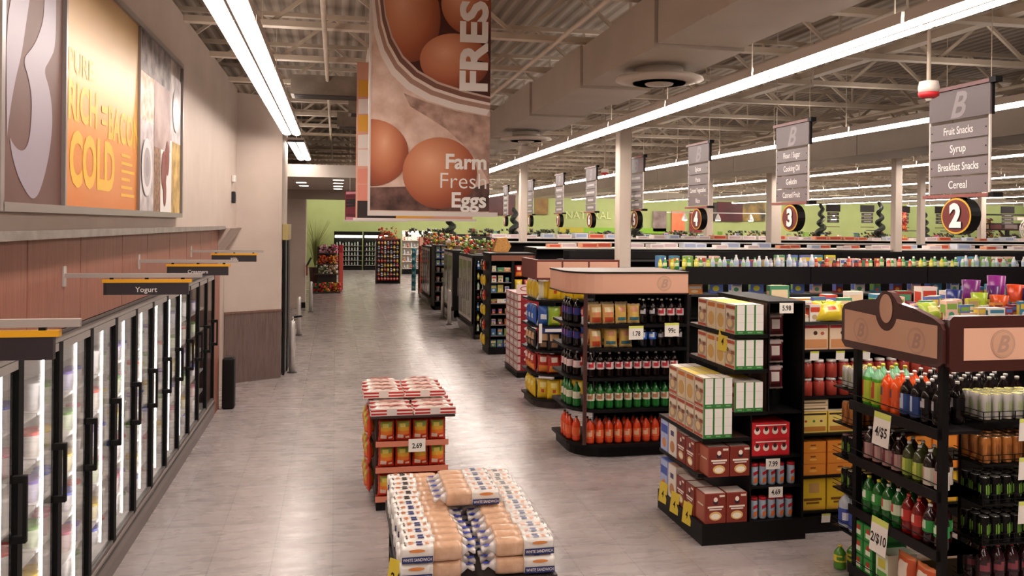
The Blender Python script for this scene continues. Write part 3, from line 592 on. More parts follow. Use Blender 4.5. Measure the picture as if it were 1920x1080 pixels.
# small ceiling devices
for x, y, z, l in [(5.2, 6.75, 4.1, 'red and white alarm strobe on a conduit beside aisle sign two'), (6.3, 19.6, 4.15, 'small red and white alarm strobe above aisle sign six')]:
    e = empty('alarm_strobe', (x, y, z), 0, l, 'alarm'); MB().tube([(0, 0, .1), (0, 0, 1.7)], .018, STEEL).obj('conduit', e)
    MB().lathe([(.085, .0), (.09, .05), (.08, .1), (.02, .11)], '#d8cdc4', seg=16).obj('housing', e); MB().lathe([(.05, -.05), (.085, -.03), (.09, 0)], '#c2202a', seg=16).obj('red_ring', e); MB().lathe([(.02, -.075), (.035, -.05)], WHITE, seg=12).obj('strobe_lens', e)
# ---------------------------------------------------------------- helpers for displays (built in place, root empty at the base)
def disp(name, loc, label, cat='display rack', group=None): return empty(name, loc, 0, label, cat, group)
def part(b, name, e, kind=None):
    o = b.obj(name, e); p = e; o.location = -Vector(e.location); return o
def part2(b, name, p):   # a sub-part: shares its part's frame
    return b.obj(name, p)
MAHO = M('#44201b', .35, 0, 0, .3); INSET = noise_mat('peach_header_panel', '#c99a7f', '#d3a68b', ns=2., rough=.5); PINK = M('#dba78e', .5); RING = M('#b58f7d', .5); BRN = wood_mat('brown_shelf_board', '#3a2822', '#553c31')
def logo(b, o, u, v, s):
    u, v = Vector(u), Vector(v); nrm = u.cross(v)*.0006
    for k, (r, m) in enumerate(((.5, RING), (.47, INSET), (.44, RING), (.42, INSET))): b.poly([(s*r*math.cos(2*PI*i/24), s*r*math.sin(2*PI*i/24)) for i in range(24)], Vector(o)+nrm*(k+1), u, v, m)
    b.text('B', Vector(o)+nrm*6-v*s*.27, u, v, s*.55, RING, bold=.03, shear=.35)
# ================================================================ drinks rack at the frame edge
G = disp('drinks_rack', (4.75, 5.75, 0), 'black wire drinks rack with arched mahogany header and peach panels', 'display rack')
b = MB()
for i, (x, y) in enumerate([(4.145, 5.2), (4.145, 6.19), (5.38, 5.2), (5.38, 6.19)]):
    part(MB().box(x-.025, x+.025, y-.025, y+.025, 0, 2.0, BLK), 'post', G)
part(MB().box(4.12, 5.4, 5.18, 6.25, .0, .12, BLK), 'base', G)
part(MB().box(4.9, 5.38, 5.93, 5.97, .12, 1.9, BLK), 'back_panel', G)
SZ = (1.465, 1.03, .62, .14)
for z in SZ:
    b = MB().box(4.12, 5.38 if z > 1.2 else 4.45, 5.5 if z > 1.2 else 5.2, 6.24, z-.02, z, BLKM); b.box(4.12, 4.45, 5.2, 5.5, z-.02, z, BLKM); b.box(4.1, 4.118, 5.2, 6.24, z-.055, z+.02, BLKM)
    b.tube([(4.105, 5.2, z+.07), (4.105, 6.24, z+.07)], .004, BLK, 5); part(b, 'side_shelf', G)
FZ = (1.53, 1.225, .945, .665, .34)
for y0, y1 in ((5.19, 5.48), (6.28, 6.62)):
    for z in FZ:
        x0 = 4.46 if y0 < 6 else 4.2
        b = MB().box(x0, 5.38, y0, y1, z-.012, z, BLK)
        for k, zz in enumerate((.03, .065)): b.tube([(x0, y0, z+zz), (5.38, y0, z+zz)], .003, BLK, 5); b.tube([(x0, y0, z+zz), (x0, y1, z+zz)], .003, BLK, 5)
        for i in range(8): b.bar((x0+.13*i, y0, z), (x0+.13*i, y0, z+.065), .005, BLK)
        part(b, 'can_tray', G)
b = MB(); U, V, O = (0, -1, 0), (0, 0, 1), Vector((4.10, 6.353, 0)); Ln = 1.198
top = [(0, 2.2), (.03, 2.25), (.1, 2.275), (.3, 2.315), (.45, 2.33)]; arch = top+[(.48, 2.36), (.53, 2.395), (.58, 2.405), (.63, 2.395), (.68, 2.36), (.71, 2.325), (.9, 2.3), (1.1, 2.25), (1.17, 2.22), (Ln, 2.18)]
b.extr([(0, 1.95), (.05, 1.907), (Ln-.06, 1.907), (Ln, 1.95)]+arch[::-1], O, U, V, (.05, 0, 0), MAHO); part(b, 'side_header', G)
sh = G.children[-1]
b = MB(); arc = [(.58-.135*math.cos(t), 2.265-.165*math.sin(t)) for t in [PI*.12+(PI*.76)*i/12 for i in range(13)]]
b.poly([(.045, 1.965), (Ln-.05, 1.975), (Ln-.05, 2.205)]+arc[::-1]+[(.045, 2.215)], O-Vector((.003, 0, 0)), U, V, INSET)
b.poly([(.58+.078*math.cos(2*PI*i/24), 2.27+.11*math.sin(2*PI*i/24)) for i in range(24)], O-Vector((.004, 0, 0)), U, V, INSET)
for s in (.27, .93): logo(b, O+Vector((-.004, -s, 2.07)), U, V, .19)
part2(b, 'side_panel', sh)
b = MB(); O = Vector((4.13, 5.125, 0)); b.extr([(.03, 1.893), (1.24, 1.893), (1.27, 1.93), (1.27, 2.25), (1.24, 2.278), (.03, 2.278), (0, 2.25), (0, 1.93)], O, (1, 0, 0), V, (0, .05, 0), MAHO); part(b, 'front_header', G); sh = G.children[-1]
b = MB(); b.poly([(.11, 1.972), (1.16, 1.972), (1.16, 2.195), (.11, 2.195)], O-Vector((0, .003, 0)), (1, 0, 0), V, M('#dfae94', .5)); logo(b, O+Vector((.42, -.004, 2.083)), (1, 0, 0), V, .2); part2(b, 'front_panel', sh)
K = lambda mk, name='soda_bottle', cat='bottle': Kind(mk, name, cat)
DEW = K(bottle('#4f9e2c', '#c9c22f', '#b4c837', '#c23a2a', .33, .054, lz=(.1, .62), neck='#86c79a')); ORS = K(bottle('#e8571c', '#e9e3dc', '#e0561d', '#4a4152', .31)); PEP = K(bottle('#17100f', '#ece8e4', '#27437f', '#b9c6da', .31, lz=(.12, .6))); COL = K(bottle('#120b0a', '#ece8e4', '#171315', '#b5b0b4', .31))
CHO = K(bottle('#2b1511', '#dcd7d2', '#b08c86', '#6b2530', .27, .05, lz=(.1, .55))); LIM = K(bottle('#3e4220', '#e4dfd9', '#8fa43c', '#c2c95a', .27, .05, lz=(.1, .55))); DWH = K(bottle('#1c0f0d', '#eae5df', '#d8d3c4', '#c99a92', .27, .05, lz=(.08, .55)))
GRY = K(bottle('#17601f', '#d5d62c', '#2f8f36', '#dfe6cf', .29)); GRW = K(bottle('#17601f', '#e6e3da', '#c6d3b4', '#c0473f', .29)); RED = K(bottle('#7c1411', '#c9463a', '#bf2f25', '#e0c3b2', .29)); DGR = K(bottle('#2a1012', '#e8e4de', '#2b9343', '#d3e2c8', .29)); SPR = K(bottle('#1c6b28', '#20743a', '#d2d3bb', '#b07a55', .31)); ORG = K(bottle('#d8431a', '#3a2a1c', '#e2602f', '#e6b08a', .31, lz=(.22, .56))); DRP = K(bottle('#170c0b', '#dcd6d0', '#d9c3c0', '#bb2b3a', .31)); PNK = K(bottle('#140c0e', '#e1dcd6', '#1c2c78', '#d14b58', .31)); BLU = K(bottle('#16121a', '#cfd3d6', '#2f68c9', '#d5dfe8', .31))
def run(kinds, x, dx, y0, dy, z, where, what, deep=1, sc=None, rz=-PI/2, cols=None, start=0):
    """bottles along Y facing the aisle, each column `deep` bottles deep"""
    for i, (k, nm) in enumerate(kinds):
        for d in range(1 if i == 7 else deep):
            lab = f'{nm} {what}, {nth(start+i)} column from the entrance end, {where}' if d == 0 else f'{nm} {what} standing behind the front ones, {where}'
            k.put((x+dx*d+R.uniform(-.003, .003), y0+dy*i, z+.001), rz+R.uniform(-.25, .25), lab, f'{nm} {what}s {where}', sc)
wr = 'of the arched rack'
run([(DEW, 'lime green')]*2+[(ORS, 'orange')]*2+[(PEP, 'dark, blue-labelled')]*2+[(COL, 'black cola')]*2, 4.19, .118, 6.1, -.115, 1.465, 'top shelf '+wr, 'bottle', 3)
for i in range(5):
    for j in range(5):
        (COL if i < 3 or j % 2 else DRP).put((4.56+.12*j, 5.98-.112*i, 1.466), 0, 'cola bottle deep on the top shelf behind the white cans', 'cola bottles behind the white cans')
run([(CHO, 'brown, pink-labelled')]*4+[(LIM, 'yellow-green')]*2+[(DWH, 'dark, white-labelled')]*2, 4.185, .12, 6.08, -.118, 1.03, 'second shelf '+wr, 'bottle', 2)
run([(GRY, 'green, yellow-capped')]*2+[(GRW, 'green, pale-labelled')]*2+[(RED, 'red')]*2+[(DGR, 'dark, green-labelled')]*2, 4.185, .12, 6.08, -.118, .62, 'third shelf '+wr, 'bottle', 2)
PK = Kind(carton(.118, .3, .128, '#1f6a2c', [('#2f8f36', .06, .06, .94, .94), ('#dfe6cf', .25, .2, .75, .5), ('#b9342c', .35, .5, .7, .8)], [('#2f8f36', .1, .1, .9, .9)]), 'soda_can_carton', 'carton')
for i in range(2):
    for j in range(3): PK.put((4.28, 6.14-.125*i, .141+.13*j), -PI/2, f'green can carton, {nth(i)} stack, {["bottom","middle","top"][j]} one, lowest shelf of the arched rack', 'green can cartons on the arched rack')
PK2 = Kind(carton(.15, .25, .24, '#d9dfc5', [('#6aa84f', .1, .1, .9, .4), ('#c9c24a', .2, .5, .8, .8)]), 'drink_carton', 'carton'); PK2.put((4.27, 5.86, .141), -PI/2, 'pale green drink carton beside the green can cartons, lowest shelf')
CHB = Kind(bag(.2, .3, .1, '#c8572e', [('#e3d3c2', .3, .3, .7, .8), ('#a8321f', .1, .05, .9, .25)], '#d97b4a', 3), 'snack_bag', 'snack bag')
for i in range(2): CHB.put((4.22, 5.66-.21*i, .141), -PI/2, f'orange-red snack bag, {nth(i)} one, lowest shelf of the arched rack', 'orange snack bags on the arched rack')
CW_ = Kind(can('#c3c1bb', '#8c9a5a', '#ddd66a'), 'drink_can', 'can'); CCO = Kind(can('#b06f35', '#6d3a17', '#d9b48c'), 'drink_can', 'can'); CBK = Kind(can('#141313', '#74a53a', '#b9b8b3'), 'drink_can', 'can'); CG2 = Kind(can('#1a1818', '#8b9296', '#b9b8b3'), 'drink_can', 'can')
for li, (kd, nm) in enumerate([(CW_, 'pale grey, yellow-rimmed'), (CCO, 'copper-coloured'), (CBK, 'black, green-clawed'), (CBK, 'black, green-clawed')]):
    lv = ['top', 'second', 'third', 'fourth'][li]
    for i in range(6):
        for j in range(3):
            lab = f'{nm} can, {nth(i)} from the corner post, front row of the {lv} wire tray' if j == 0 else f'{nm} can behind the front row of the {lv} wire tray'
            (CG2 if li > 1 and i > 4 else kd).put((4.51+.087*i, 5.235+.085*j, FZ[li]+.001), R.uniform(-.2, .2), lab, f'{nm} cans in the {lv} front tray')
    for i in range(3):
        for j in range(3): kd.put((4.25+.087*i, 6.33+.085*j, FZ[li]+.001), 0, f'{nm} can in the {lv} tray on the entrance-facing end of the rack', f'{nm} cans in the {lv} rear tray')
CLB = Kind(bottle('#2a1016', '#c23f37', '#251014', '#7c3540', .3), 'soda_bottle', 'bottle')
for i in range(6):
    for j in range(2): CLB.put((4.53+.115*i, 5.26+.12*j, .341), 0, f'dark berry soda bottle, {nth(i)} from the corner post, {"front" if j == 0 else "back"} row of the lowest tray', 'dark berry bottles in the lowest tray')
JUG = Kind(bottle('#b9c0c9', '#c9ccd0', '#3a4ea0', '#d9dde4', .3, .07, lz=(.12, .55)), 'water_jug', 'bottle')
for i in range(3):
    for j in range(2): JUG.put((4.28+.15*i, 6.38+.15*j, .341), 0, 'clear water jug with blue label in the lowest tray on the entrance side', 'water jugs in the lowest rear tray')
SUN = Kind(bottle('#4f8e2a', '#e0c22f', '#e2cf3c', '#4b8f2f', .2, .05), 'soda_bottle', 'bottle')
for i in range(3): SUN.put((4.2+.12*i, 6.5, .0), 0, 'small green bottle with yellow cap standing on the floor by the rack', 'small green bottles by the rack')
price_card(.2, .25, '4/$5', (4.075, 5.8, 1.22), '-x', size=.07, label='price card reading 4 for $5, clipped under the top shelf of the arched rack', tilt=-.1)
price_card(.2, .26, '2/$10', (4.075, 5.82, .395), '-x', size=.07, label='price card reading 2 for $10, clipped under the third shelf of the arched rack', tilt=-.1)
for i, z in enumerate((1.385, 1.11, .8)): price_card(.13, .16, '2', (4.80, 5.175, z), '-y', label=f'white price card at the frame edge, {nth(i)} from the top on the can trays', tilt=.05)
# ================================================================ stepped black display (rice cartons, oats)
S = disp('stepped_display', (3.77, 7.71, 0), 'stepped black shelf display with brown boards and a tall tower beside it', 'display rack')
part(MB().box(3.256, 4.28, 7.177, 8.257, 0, .19, BLK), 'base', S)
b = MB().box(3.9, 4.25, 7.55, 8.25, .19, 2.18, BLK); b.box(3.72, 3.9, 7.55, 8.25, .19, 1.19, BLK); b.box(3.887, 3.9, 7.18, 7.55, 1.19, 2.18, BRN); b.box(3.887, 3.9, 7.17, 7.2, 1.19, 2.18, BLK); b.box(4.235, 4.256, 7.177, 8.25, .19, 2.18, BLK); b.box(3.72, 3.735, 7.18, 7.55, .19, 1.19, BLK); b.box(3.887, 4.256, 7.177, 8.25, 2.18, 2.2, BLK); part(b, 'tower', S)
for z, x0, x1, y0 in ((1.895, 3.56, 3.887, 7.18), (1.575, 3.56, 3.887, 7.18), (1.19, 3.56, 3.887, 7.18), (.96, 3.26, 3.72, 7.18), (.61, 3.27, 3.72, 7.3)):
    b = MB().box(x0, x1, y0, 8.25, z-.018, z, BRN); b.box(x0-.004, x0, y0, 8.25, z-.03, z+.004, BLK); b.box(x0, x1, y0-.004, y0, z-.03, z+.004, BLK); part(b, 'shelf', S)
for z in (.5, .775, 1.18): part(MB().box(3.735, 4.235, 7.19, 7.55, z-.018, z, BLK), 'tower_shelf', S)
part(MB().box(3.56, 3.575, 8.2, 8.25, .96, 2.18, BLK), 'rear_upright', S)
RICE = Kind(carton(.2, .09, .272, '#c7b49c', [('#cdbfa8', .03, .02, .97, .98), ('#a9452f', .05, .84, .95, .95), ('#e2d6bf', .1, .66, .9, .8), ('#a98d74', .08, .12, .92, .62, 'e'), ('#d8c08f', .2, .22, .7, .5, 'e'), ('#8a4a36', .62, .5, .95, .62), ('#b5472f', .05, .04, .95, .12), ('#6d5a4c', .15, .55, .4, .7, 'e')],
        [('#2f7a35', .0, .0, 1, 1), ('#e6e1da', .16, .13, 1, .99), ('#c9c3ba', .2, .4, .98, .41), ('#c9c3ba', .2, .68, .98, .69), ('#7fae7a', .3, .05, .8, .09)], '#dfd9cf'), 'rice_carton', 'carton')
YRI = Kind(carton(.2, .09, .272, '#c7b49c', [('#d8c7a6', .04, .03, .96, .97), ('#c7742c', .1, .78, .9, .93), ('#caa25e', .15, .12, .85, .62, 'e')], [('#e3ded6', .06, .02, .94, .98), ('#2f7a35', .06, .02, .94, .13)], '#dcc43a'), 'rice_carton', 'carton')
def stack(xs, ys, z, n, where):
    for l in range(n):
        for i, x in enumerate(xs):
            for j, y in enumerate(ys):
                up = '' if n == 1 else (', upper layer' if l else ', lower layer')
                lab = f'green-footed white-spined carton, {nth(i)} from the open corner, {where}{up}' if j == 0 else (f'food-fronted carton, {nth(j)} along the aisle side, {where}{up}' if i == 0 else f'carton inside the block {where}{up}')
                (YRI if (j in (1, 2) and l == n-1) else RICE).put((x, y, z+.001+.275*l), -PI/2, lab, f'rice cartons {where}{up}')
ys5 = [7.29+.205*j for j in range(4)]
stack([3.612+.0935*i for i in range(3)], ys5, 1.895, 1, 'on the top step'); stack([3.612+.0935*i for i in range(3)], ys5, 1.575, 1, 'on the second step')
stack([3.612+.0935*i for i in range(3)], ys5[:2], 1.19, 1, 'on the third step'); stack([3.31+.0935*i for i in range(3)], ys5, .96, 2, 'on the wide lower step')
for o in [x for x in C.objects if x.name.startswith('rice_carton')]: pass
OAT = Kind(carton(.2, .2, .27, '#8c3325', [('#7d2a1e', .03, .03, .97, .97), ('#d9b26c', .2, .1, .8, .4, 'e'), ('#efe4cf', .28, .14, .72, .33, 'e'), ('#ece0d2', .12, .52, .88, .58), ('#ece0d2', .2, .45, .8, .49), ('#2a1a2c', .38, .63, .62, .78, 'e'), ('#ece0d2', .4, .72, .6, .88, 'e'), ('#e8d5c4', .68, .88, .94, .95)], [('#a85c45', .05, .04, .95, .96), ('#d9c7b8', .2, .55, .8, .6)], '#d8c9c0'), 'oatmeal_carton', 'carton')
BLB = Kind(carton(.2, .17, .33, '#7d8fc9', [('#a9b6dd', .05, .03, .95, .97), ('#3c54a8', .08, .55, .92, .8), ('#d98a4a', .25, .1, .75, .4, 'e')], [('#5b72b8', .1, .1, .9, .9)], '#4e64b0'), 'cereal_carton', 'carton')
WTB = Kind(carton(.2, .17, .33, '#d8cfc6', [('#e2dad0', .04, .03, .96, .97), ('#b9814e', .2, .1, .8, .45, 'e'), ('#3c3f6a', .3, .6, .7, .75)], [('#cfc2b6', .1, .1, .9, .9)], '#b9907a'), 'cereal_carton', 'carton')
for l, (z, w) in enumerate(((.191, 'bottom shelf'), (.611, 'middle shelf'))):
    for i in range(2): OAT.put((3.39+.21*i+(.03 if l else 0), 7.29, z), 0, f'dark red oatmeal carton, {nth(i)} from the open corner, {w} front of the stepped display', 'oatmeal cartons on the stepped display')
    for j in range(2): OAT.put((3.375, 7.5+.215*j, z), -PI/2, f'dark red oatmeal carton, {nth(j)} along the aisle side, {w} of the stepped display', 'oatmeal cartons, aisle side')
    for j, (kd, nm) in enumerate([(WTB, 'white and tan'), (BLB, 'pale blue')]): kd.put((3.36, 7.93+.21*j, z), -PI/2, f'{nm} cereal carton on the aisle side of the stepped display, {w}')
PEG = Kind(bag(.17, .215, .04, '#5a1e22', [('#e2d6cf', .3, .3, .7, .72), ('#3a1416', .1, .1, .9, .22), ('#b9a8a4', .1, .8, .9, .92)], '#b3a09b', 5), 'candy_bag', 'snack bag')
for i, z in enumerate((1.85, 1.6, 1.355)):
    for j in range(2): PEG.put((4.07, 7.45-.06*j, z), 0, f'dark red candy bag on the tower peg, {nth(i)} from the top, {"behind" if j == 0 else "front one"}', 'candy bags on the tower')
CUPC = Kind(carton(.38, .28, .15, '#b3161f', [('#c81f27', .02, .05, .98, .95)]+[('#e8dccd', .06+.235*i, .3, .22+.235*i, .72, 'e') for i in range(4)]+[('#3a1714', .09+.235*i, .5, .19+.235*i, .78, 'e') for i in range(4)]+[('#efe2d8', .1, .84, .9, .9)], [('#c81f27', .05, .1, .95, .9)], '#c81f27'), 'cup_multipack', 'carton')
for i in range(2): CUPC.put((3.94, 7.35, .776+.152*i), 0, f'red four-cup multipack on the tower shelf, {["lower","upper"][i]} one')
TUBC = Kind(jar(.036, .2, '#c9d2dc', '#c9202a', '#8fb2d4'), 'drink_mix_canister', 'canister')
def _tub(name):
    e = empty(name); MB().lathe([(.03, 0), (.036, .01), (.036, .17), (.034, .178)], M('#aebfd0', .3)).obj('canister_body', e); MB().lathe([(.036, .172), (.037, .195), (.033, .2)], M('#c3202a', .35)).obj('lid', e)
    b = MB()
    for a in (-PI/2, PI/2): b.poly([(-.02, .02), (.012, .03), (.02, .075), (-.012, .07)], (.0, .037*(1 if a > 0 else -1), 0), (1, 0, 0), (0, 0, 1), M('#e0702c', .4)); b.poly([(-.02, .09), (.022, .11), (.02, .14), (-.022, .12)], (.0, .037*(1 if a > 0 else -1), 0), (1, 0, 0), (0, 0, 1), M('#b8262e', .4))
    b.obj('label_print', e); return e
TUBC = Kind(_tub, 'drink_mix_canister', 'canister')
for z, w in ((.501, 'upper'), (.191, 'lower')):
    for i in range(5): TUBC.put((3.80+.088*i+(.02 if i == 4 and z > .4 else 0), 7.26, z), 0, f'blue and white canister with red lid, {nth(i)} from the oats, {w} tower shelf', 'drink mix canisters on the tower')
for t, x, z in (('5.98', 4.06, 2.09), ('7.99', 3.94, .665), ('4.69', 3.97, .405)): price_card(.14, .095, t, (x, 7.165, z), '-y', top=None, size=.045, label=f'small white price card on the black tower, {dict([("5.98","above the candy bags"),("7.99","under the red multipacks"),("4.69","between the canister rows")])[t]}', tilt=0)
for i, (y, z) in enumerate([(7.42, 1.72), (7.5, .09), (7.8, .09), (8.1, .1)]): price_card(.15, .2, '4', (3.24 if z < 1 else 3.545, y, z), '-x', top=None, paper='#d9c03c', label=['yellow price tag hanging at the second step of cartons', 'yellow price tag on the black base, closest to the open corner', 'yellow price tag in the middle of the black base', 'yellow price tag at the entrance end of the black base'][i], tilt=-.12, rz=-PI/2+.15)
# ================================================================ rounded soda display
def rpoly(x0, x1, y0, y1, r, n=6):
    pts = [(x1, y0), (x1, y1), (x0, y1), (x0, y0+r)]; return pts+[(x0+r-r*math.cos(t), y0+r-r*math.sin(t)) for t in [PI/2*i/n for i in range(1, n+1)]]
S = disp('rounded_soda_display', (3.6, 10.6, 0), 'rounded black soda display with a curved peach header and brown corner post', 'display rack')
part(MB().prism(rpoly(2.92, 4.36, 10.16, 11.1, .42), 0, .14, BLK), 'base', S); part(MB().box(3.3, 4.34, 10.62, 10.68, .14, 2.05, BLK), 'back_panel', S)
for z in (.17, .6, .99, 1.354, 1.65): b = MB().prism(rpoly(2.86, 4.38, 10.08, 11.1, .45), z-.035, z, BLKM); part(b, 'shelf', S)
part(MB().box(3.01, 3.05, 10.12, 10.16, .17, 2.04, '#4a2620'), 'corner_post', S); part(MB().box(4.34, 4.37, 10.09, 10.12, .14, 2.04, BLK), 'end_post', S); part(MB().box(4.33, 4.37, 10.12, 11.1, .14, 2.04, BLK), 'end_panel', S)
b = MB().prism(rpoly(2.82, 4.34, 10.05, 11.1, .4), 2.045, 2.29, PINK, BLK); b.prism(rpoly(2.81, 4.35, 10.04, 11.1, .4), 2.29, 2.31, BLK, M('#6d5f57')); b.prism(rpoly(2.81, 4.35, 10.04, 11.1, .4), 2.03, 2.045, '#3a201b')
logo(b, (4.02, 10.048, 2.165), (1, 0, 0), (0, 0, 1), .19); part(b, 'header', S)
for z, kd, nm, lv in ((.17, ORG, 'orange', 'lowest'), (.6, SPR, 'green', 'second'), (.99, DRP, 'dark, red-dotted', 'third')):
    for i in range(10):
        for j in range(2):
            kd.put((3.12+.122*i, 10.19+.13*j, z+.001), R.uniform(-.3, .3)-PI/2*0, f'{nm} soda bottle, {nth(i)} from the brown post, {lv} shelf of the rounded display' if j == 0 else f'{nm} soda bottle in the second row, {lv} shelf of the rounded display', f'{nm} bottles on the rounded display')
    for i in range(4): kd.put((2.94+(.05 if i == 0 else 0), 10.36+.125*i, z+.001), -PI/2, f'{nm} soda bottle on the curved side of the rounded display, {lv} shelf', f'{nm} bottles on the curved side')
CHP = [Kind(bag(.17, .25, .1, c, z, '#cdb48e', s), 'chip_bag', 'snack bag') for c, z, s in (('#cf9f5c', [('#b9482a', .1, .1, .9, .3), ('#e8d6ac', .15, .6, .85, .85), ('#d98a6a', .25, .42, .75, .58)], 1), ('#d8b25c', [('#3f6d7a', .15, .15, .85, .32), ('#cf8a6a', .2, .55, .8, .8)], 2))]
for li, z in enumerate((1.354, 1.65)):
    lv = ['fourth', 'top'][li]
    for i in range(3+li): CHP[min(i, 1) if i != 1 or li == 0 else 0].put((3.18+.165*i+(.03-.03*li)*i, 10.19, z+.004), R.uniform(-.25, .25), f'tan chip bag, {nth(i)} from the brown post, {lv} shelf of the rounded display', 'tan chip bags on the rounded display', None, -.08)
    for i in range(3): CHP[i % 2].put((3.17+.19*i, 10.31, z+.02), 0, f'tan chip bag standing behind the front ones, {lv} shelf of the rounded display', 'tan chip bags behind', None, -.05)
    ks = [(BLU, 'black, blue-labelled')]*2+[(COL, 'black cola')]*3 if li == 0 else [(COL, 'black cola')]*2+[(DRP, 'dark, red-dotted')]*3
    for i, (kd, nm) in enumerate(ks):
        for j in range(2): kd.put((3.8+.122*i, 10.19+.13*j, z+.001), 0, f'{nm} soda bottle, {nth(i)} after the chip bags, {"front" if j == 0 else "back"} row, {lv} shelf of rounded display', f'{nm} bottles, {lv} shelf')
    for i in range(4): (PNK if li == 0 else PNK).put((2.94+(.05 if i == 0 else 0), 10.36+.125*i, z+.001), -PI/2, f'dark, blue-labelled bottle on the curved side of the rounded display, {lv} shelf', f'blue-labelled bottles on the curved side')
price_card(.19, .17, '1.78', (3.66, 10.055, 1.47), '-y', size=.055, label='white price card reading 1.78 under the chip bags of the rounded display', tilt=0); price_card(.19, .17, '99c', (4.13, 10.055, 1.5), '-y', size=.06, label='white price card reading 99c below the cola bottles of the rounded display', tilt=0)
# ================================================================ chip stand beyond it
S = disp('rounded_chip_display', (3.6, 13.4, 0), 'rounded chip display with a three-panel peach header in a red-brown frame', 'display rack')
part(MB().prism(rpoly(3.1, 4.4, 12.98, 13.9, .4), 0, .12, '#3a2c28'), 'base', S); part(MB().box(3.5, 4.3, 13.4, 13.46, .12, 2.04, BLK), 'back_panel', S); part(MB().box(4.3, 4.36, 12.95, 13.9, .12, 2.04, BLK), 'end_panel', S)
for z in (.14, .54, .905, 1.29, 1.70): part(MB().prism(rpoly(3.05, 4.4, 12.9, 13.9, .42), z-.03, z, BLKM), 'shelf', S)
b = MB().box(3.04, 4.4, 12.88, 12.94, 2.03, 2.34, '#6b2a22'); b.box(3.04, 3.1, 12.94, 13.9, 2.03, 2.34, '#6b2a22')
for x0, x1 in ((3.06, 3.45), (3.48, 3.88), (3.91, 4.37)): b.poly([(x0, 2.06), (x1, 2.06), (x1, 2.31), (x0, 2.31)], (0, 12.877, 0), (1, 0, 0), (0, 0, 1), PINK)
part(b, 'header', S); part(MB().box(3.1, 3.9, 12.885, 12.895, 1.2, 1.28, '#27346f').poly([(-.2, 0), (.2, 0), (.2, .045), (-.2, .045)], (3.4, 12.883, 1.218), (1, 0, 0), (0, 0, 1), WHITE), 'blue_strip', S)
BG = {n: Kind(bag(.21, .31, .1, c, z, cr, s), 'chip_bag', 'snack bag') for n, c, z, cr, s in (('yellow', '#d8b322', [('#e5d486', .25, .55, .75, .85), ('#b8402c', .35, .35, .6, .5)], '#cdaa30', 7), ('red', '#a92a20', [('#d9832c', .15, .1, .85, .4), ('#e0c8b8', .3, .6, .7, .8)], '#8c2019', 8), ('black', '#1d1a1c', [('#c9a27a', .15, .5, .85, .85), ('#8c6a4c', .2, .15, .8, .4)], '#2a2628', 9), ('green', '#8aa52f', [('#c9c94a', .2, .2, .7, .5)], '#7c9440', 10), ('blue', '#2c5aa8', [('#d9dde4', .2, .3, .8, .6)], '#3a62a8', 11), ('white-yellow', '#d8d2ad', [('#d8b322', .5, .05, .95, .95)], '#cfcabc', 12))}
for lv, z, c in (('lowest', .14, ['yellow']*4), ('second', .54, ['red']*4), ('third', .905, ['black']*4), ('fourth', 1.29, ['blue', 'green', 'red', 'red']), ('top', 1.70, ['white-yellow', 'yellow', 'yellow', 'yellow'])):
    for i, n in enumerate(c): BG[n].put((3.2+.2*i-(0.02 if i else -.04), 13.02+(.09 if i == 0 else 0), z+.002), -.5 if i == 0 else 0, f'{n} chip bag, {nth(i)} from the curved side, {lv} shelf of the chip display', 'bags on the chip display')
    for i in range(3): BG[c[0]].put((3.13, 13.3+.2*i, z+.002), -PI/2, f'{c[0]} chip bag on the curved side, {lv} shelf of the chip display', 'bags on the side of the chip display')
price_card(.05, .3, '', (3.12, 12.86, 1.05), '-y', top=None, label='narrow white price strip on the chip display', tilt=0)
# ================================================================ stacked red twelve-packs
S = disp('soda_pallet', (3.56, 16.3, 0), 'black floor platform under the tower of red can cartons', 'platform'); part(MB().box(3.36, 3.78, 15.7, 16.86, 0, .12, BLK), 'base', S); part(MB().box(3.35, 3.79, 15.69, 16.87, .1, .125, '#2a2422'), 'deck', S)
R12 = Kind(carton(.4, .37, .143, '#a8232b', [('#8d1a24', .02, .04, .98, .96), ('#d9d4d0', .3, .2, .92, .8, 'e'), ('#b9a8a4', .42, .38, .8, .62, 'e'), ('#d8b7ae', .0, .1, .14, .9)], [('#b8aba5', .02, .06, .98, .94), ('#a8323a', .0, .1, .1, .9), ('#d9cfca', .2, .3, .8, .7)], '#b8a29c'), 'soda_can_carton', 'carton')
for l in range(10):
    for j in range(3): R12.put((3.57, 15.89+.385*j, .126+.1455*l), 0, f'red can carton, {nth(l)} layer up, {["front","middle","rear"][j]} column of the tall red stack', 'red can cartons in the tall stack')
S = tag(MB().box(3.38, 3.8, 15.9, 15.93, 1.585, 1.74, '#d9c3bd').poly([(.2+.13*math.cos(2*PI*i/20), .078+.05*math.sin(2*PI*i/20)) for i in range(20)], (3.38, 15.898, 1.585), (1, 0, 0), (0, 0, 1), M('#8d1a24')).poly([(.2+.11*math.cos(2*PI*i/20), .078+.035*math.sin(2*PI*i/20)) for i in range(20)], (3.38, 15.897, 1.585), (1, 0, 0), (0, 0, 1), M('#d9c3bd')).obj('topper_sign'), 'white topper sign with a red oval standing on the red cartons', 'sign')
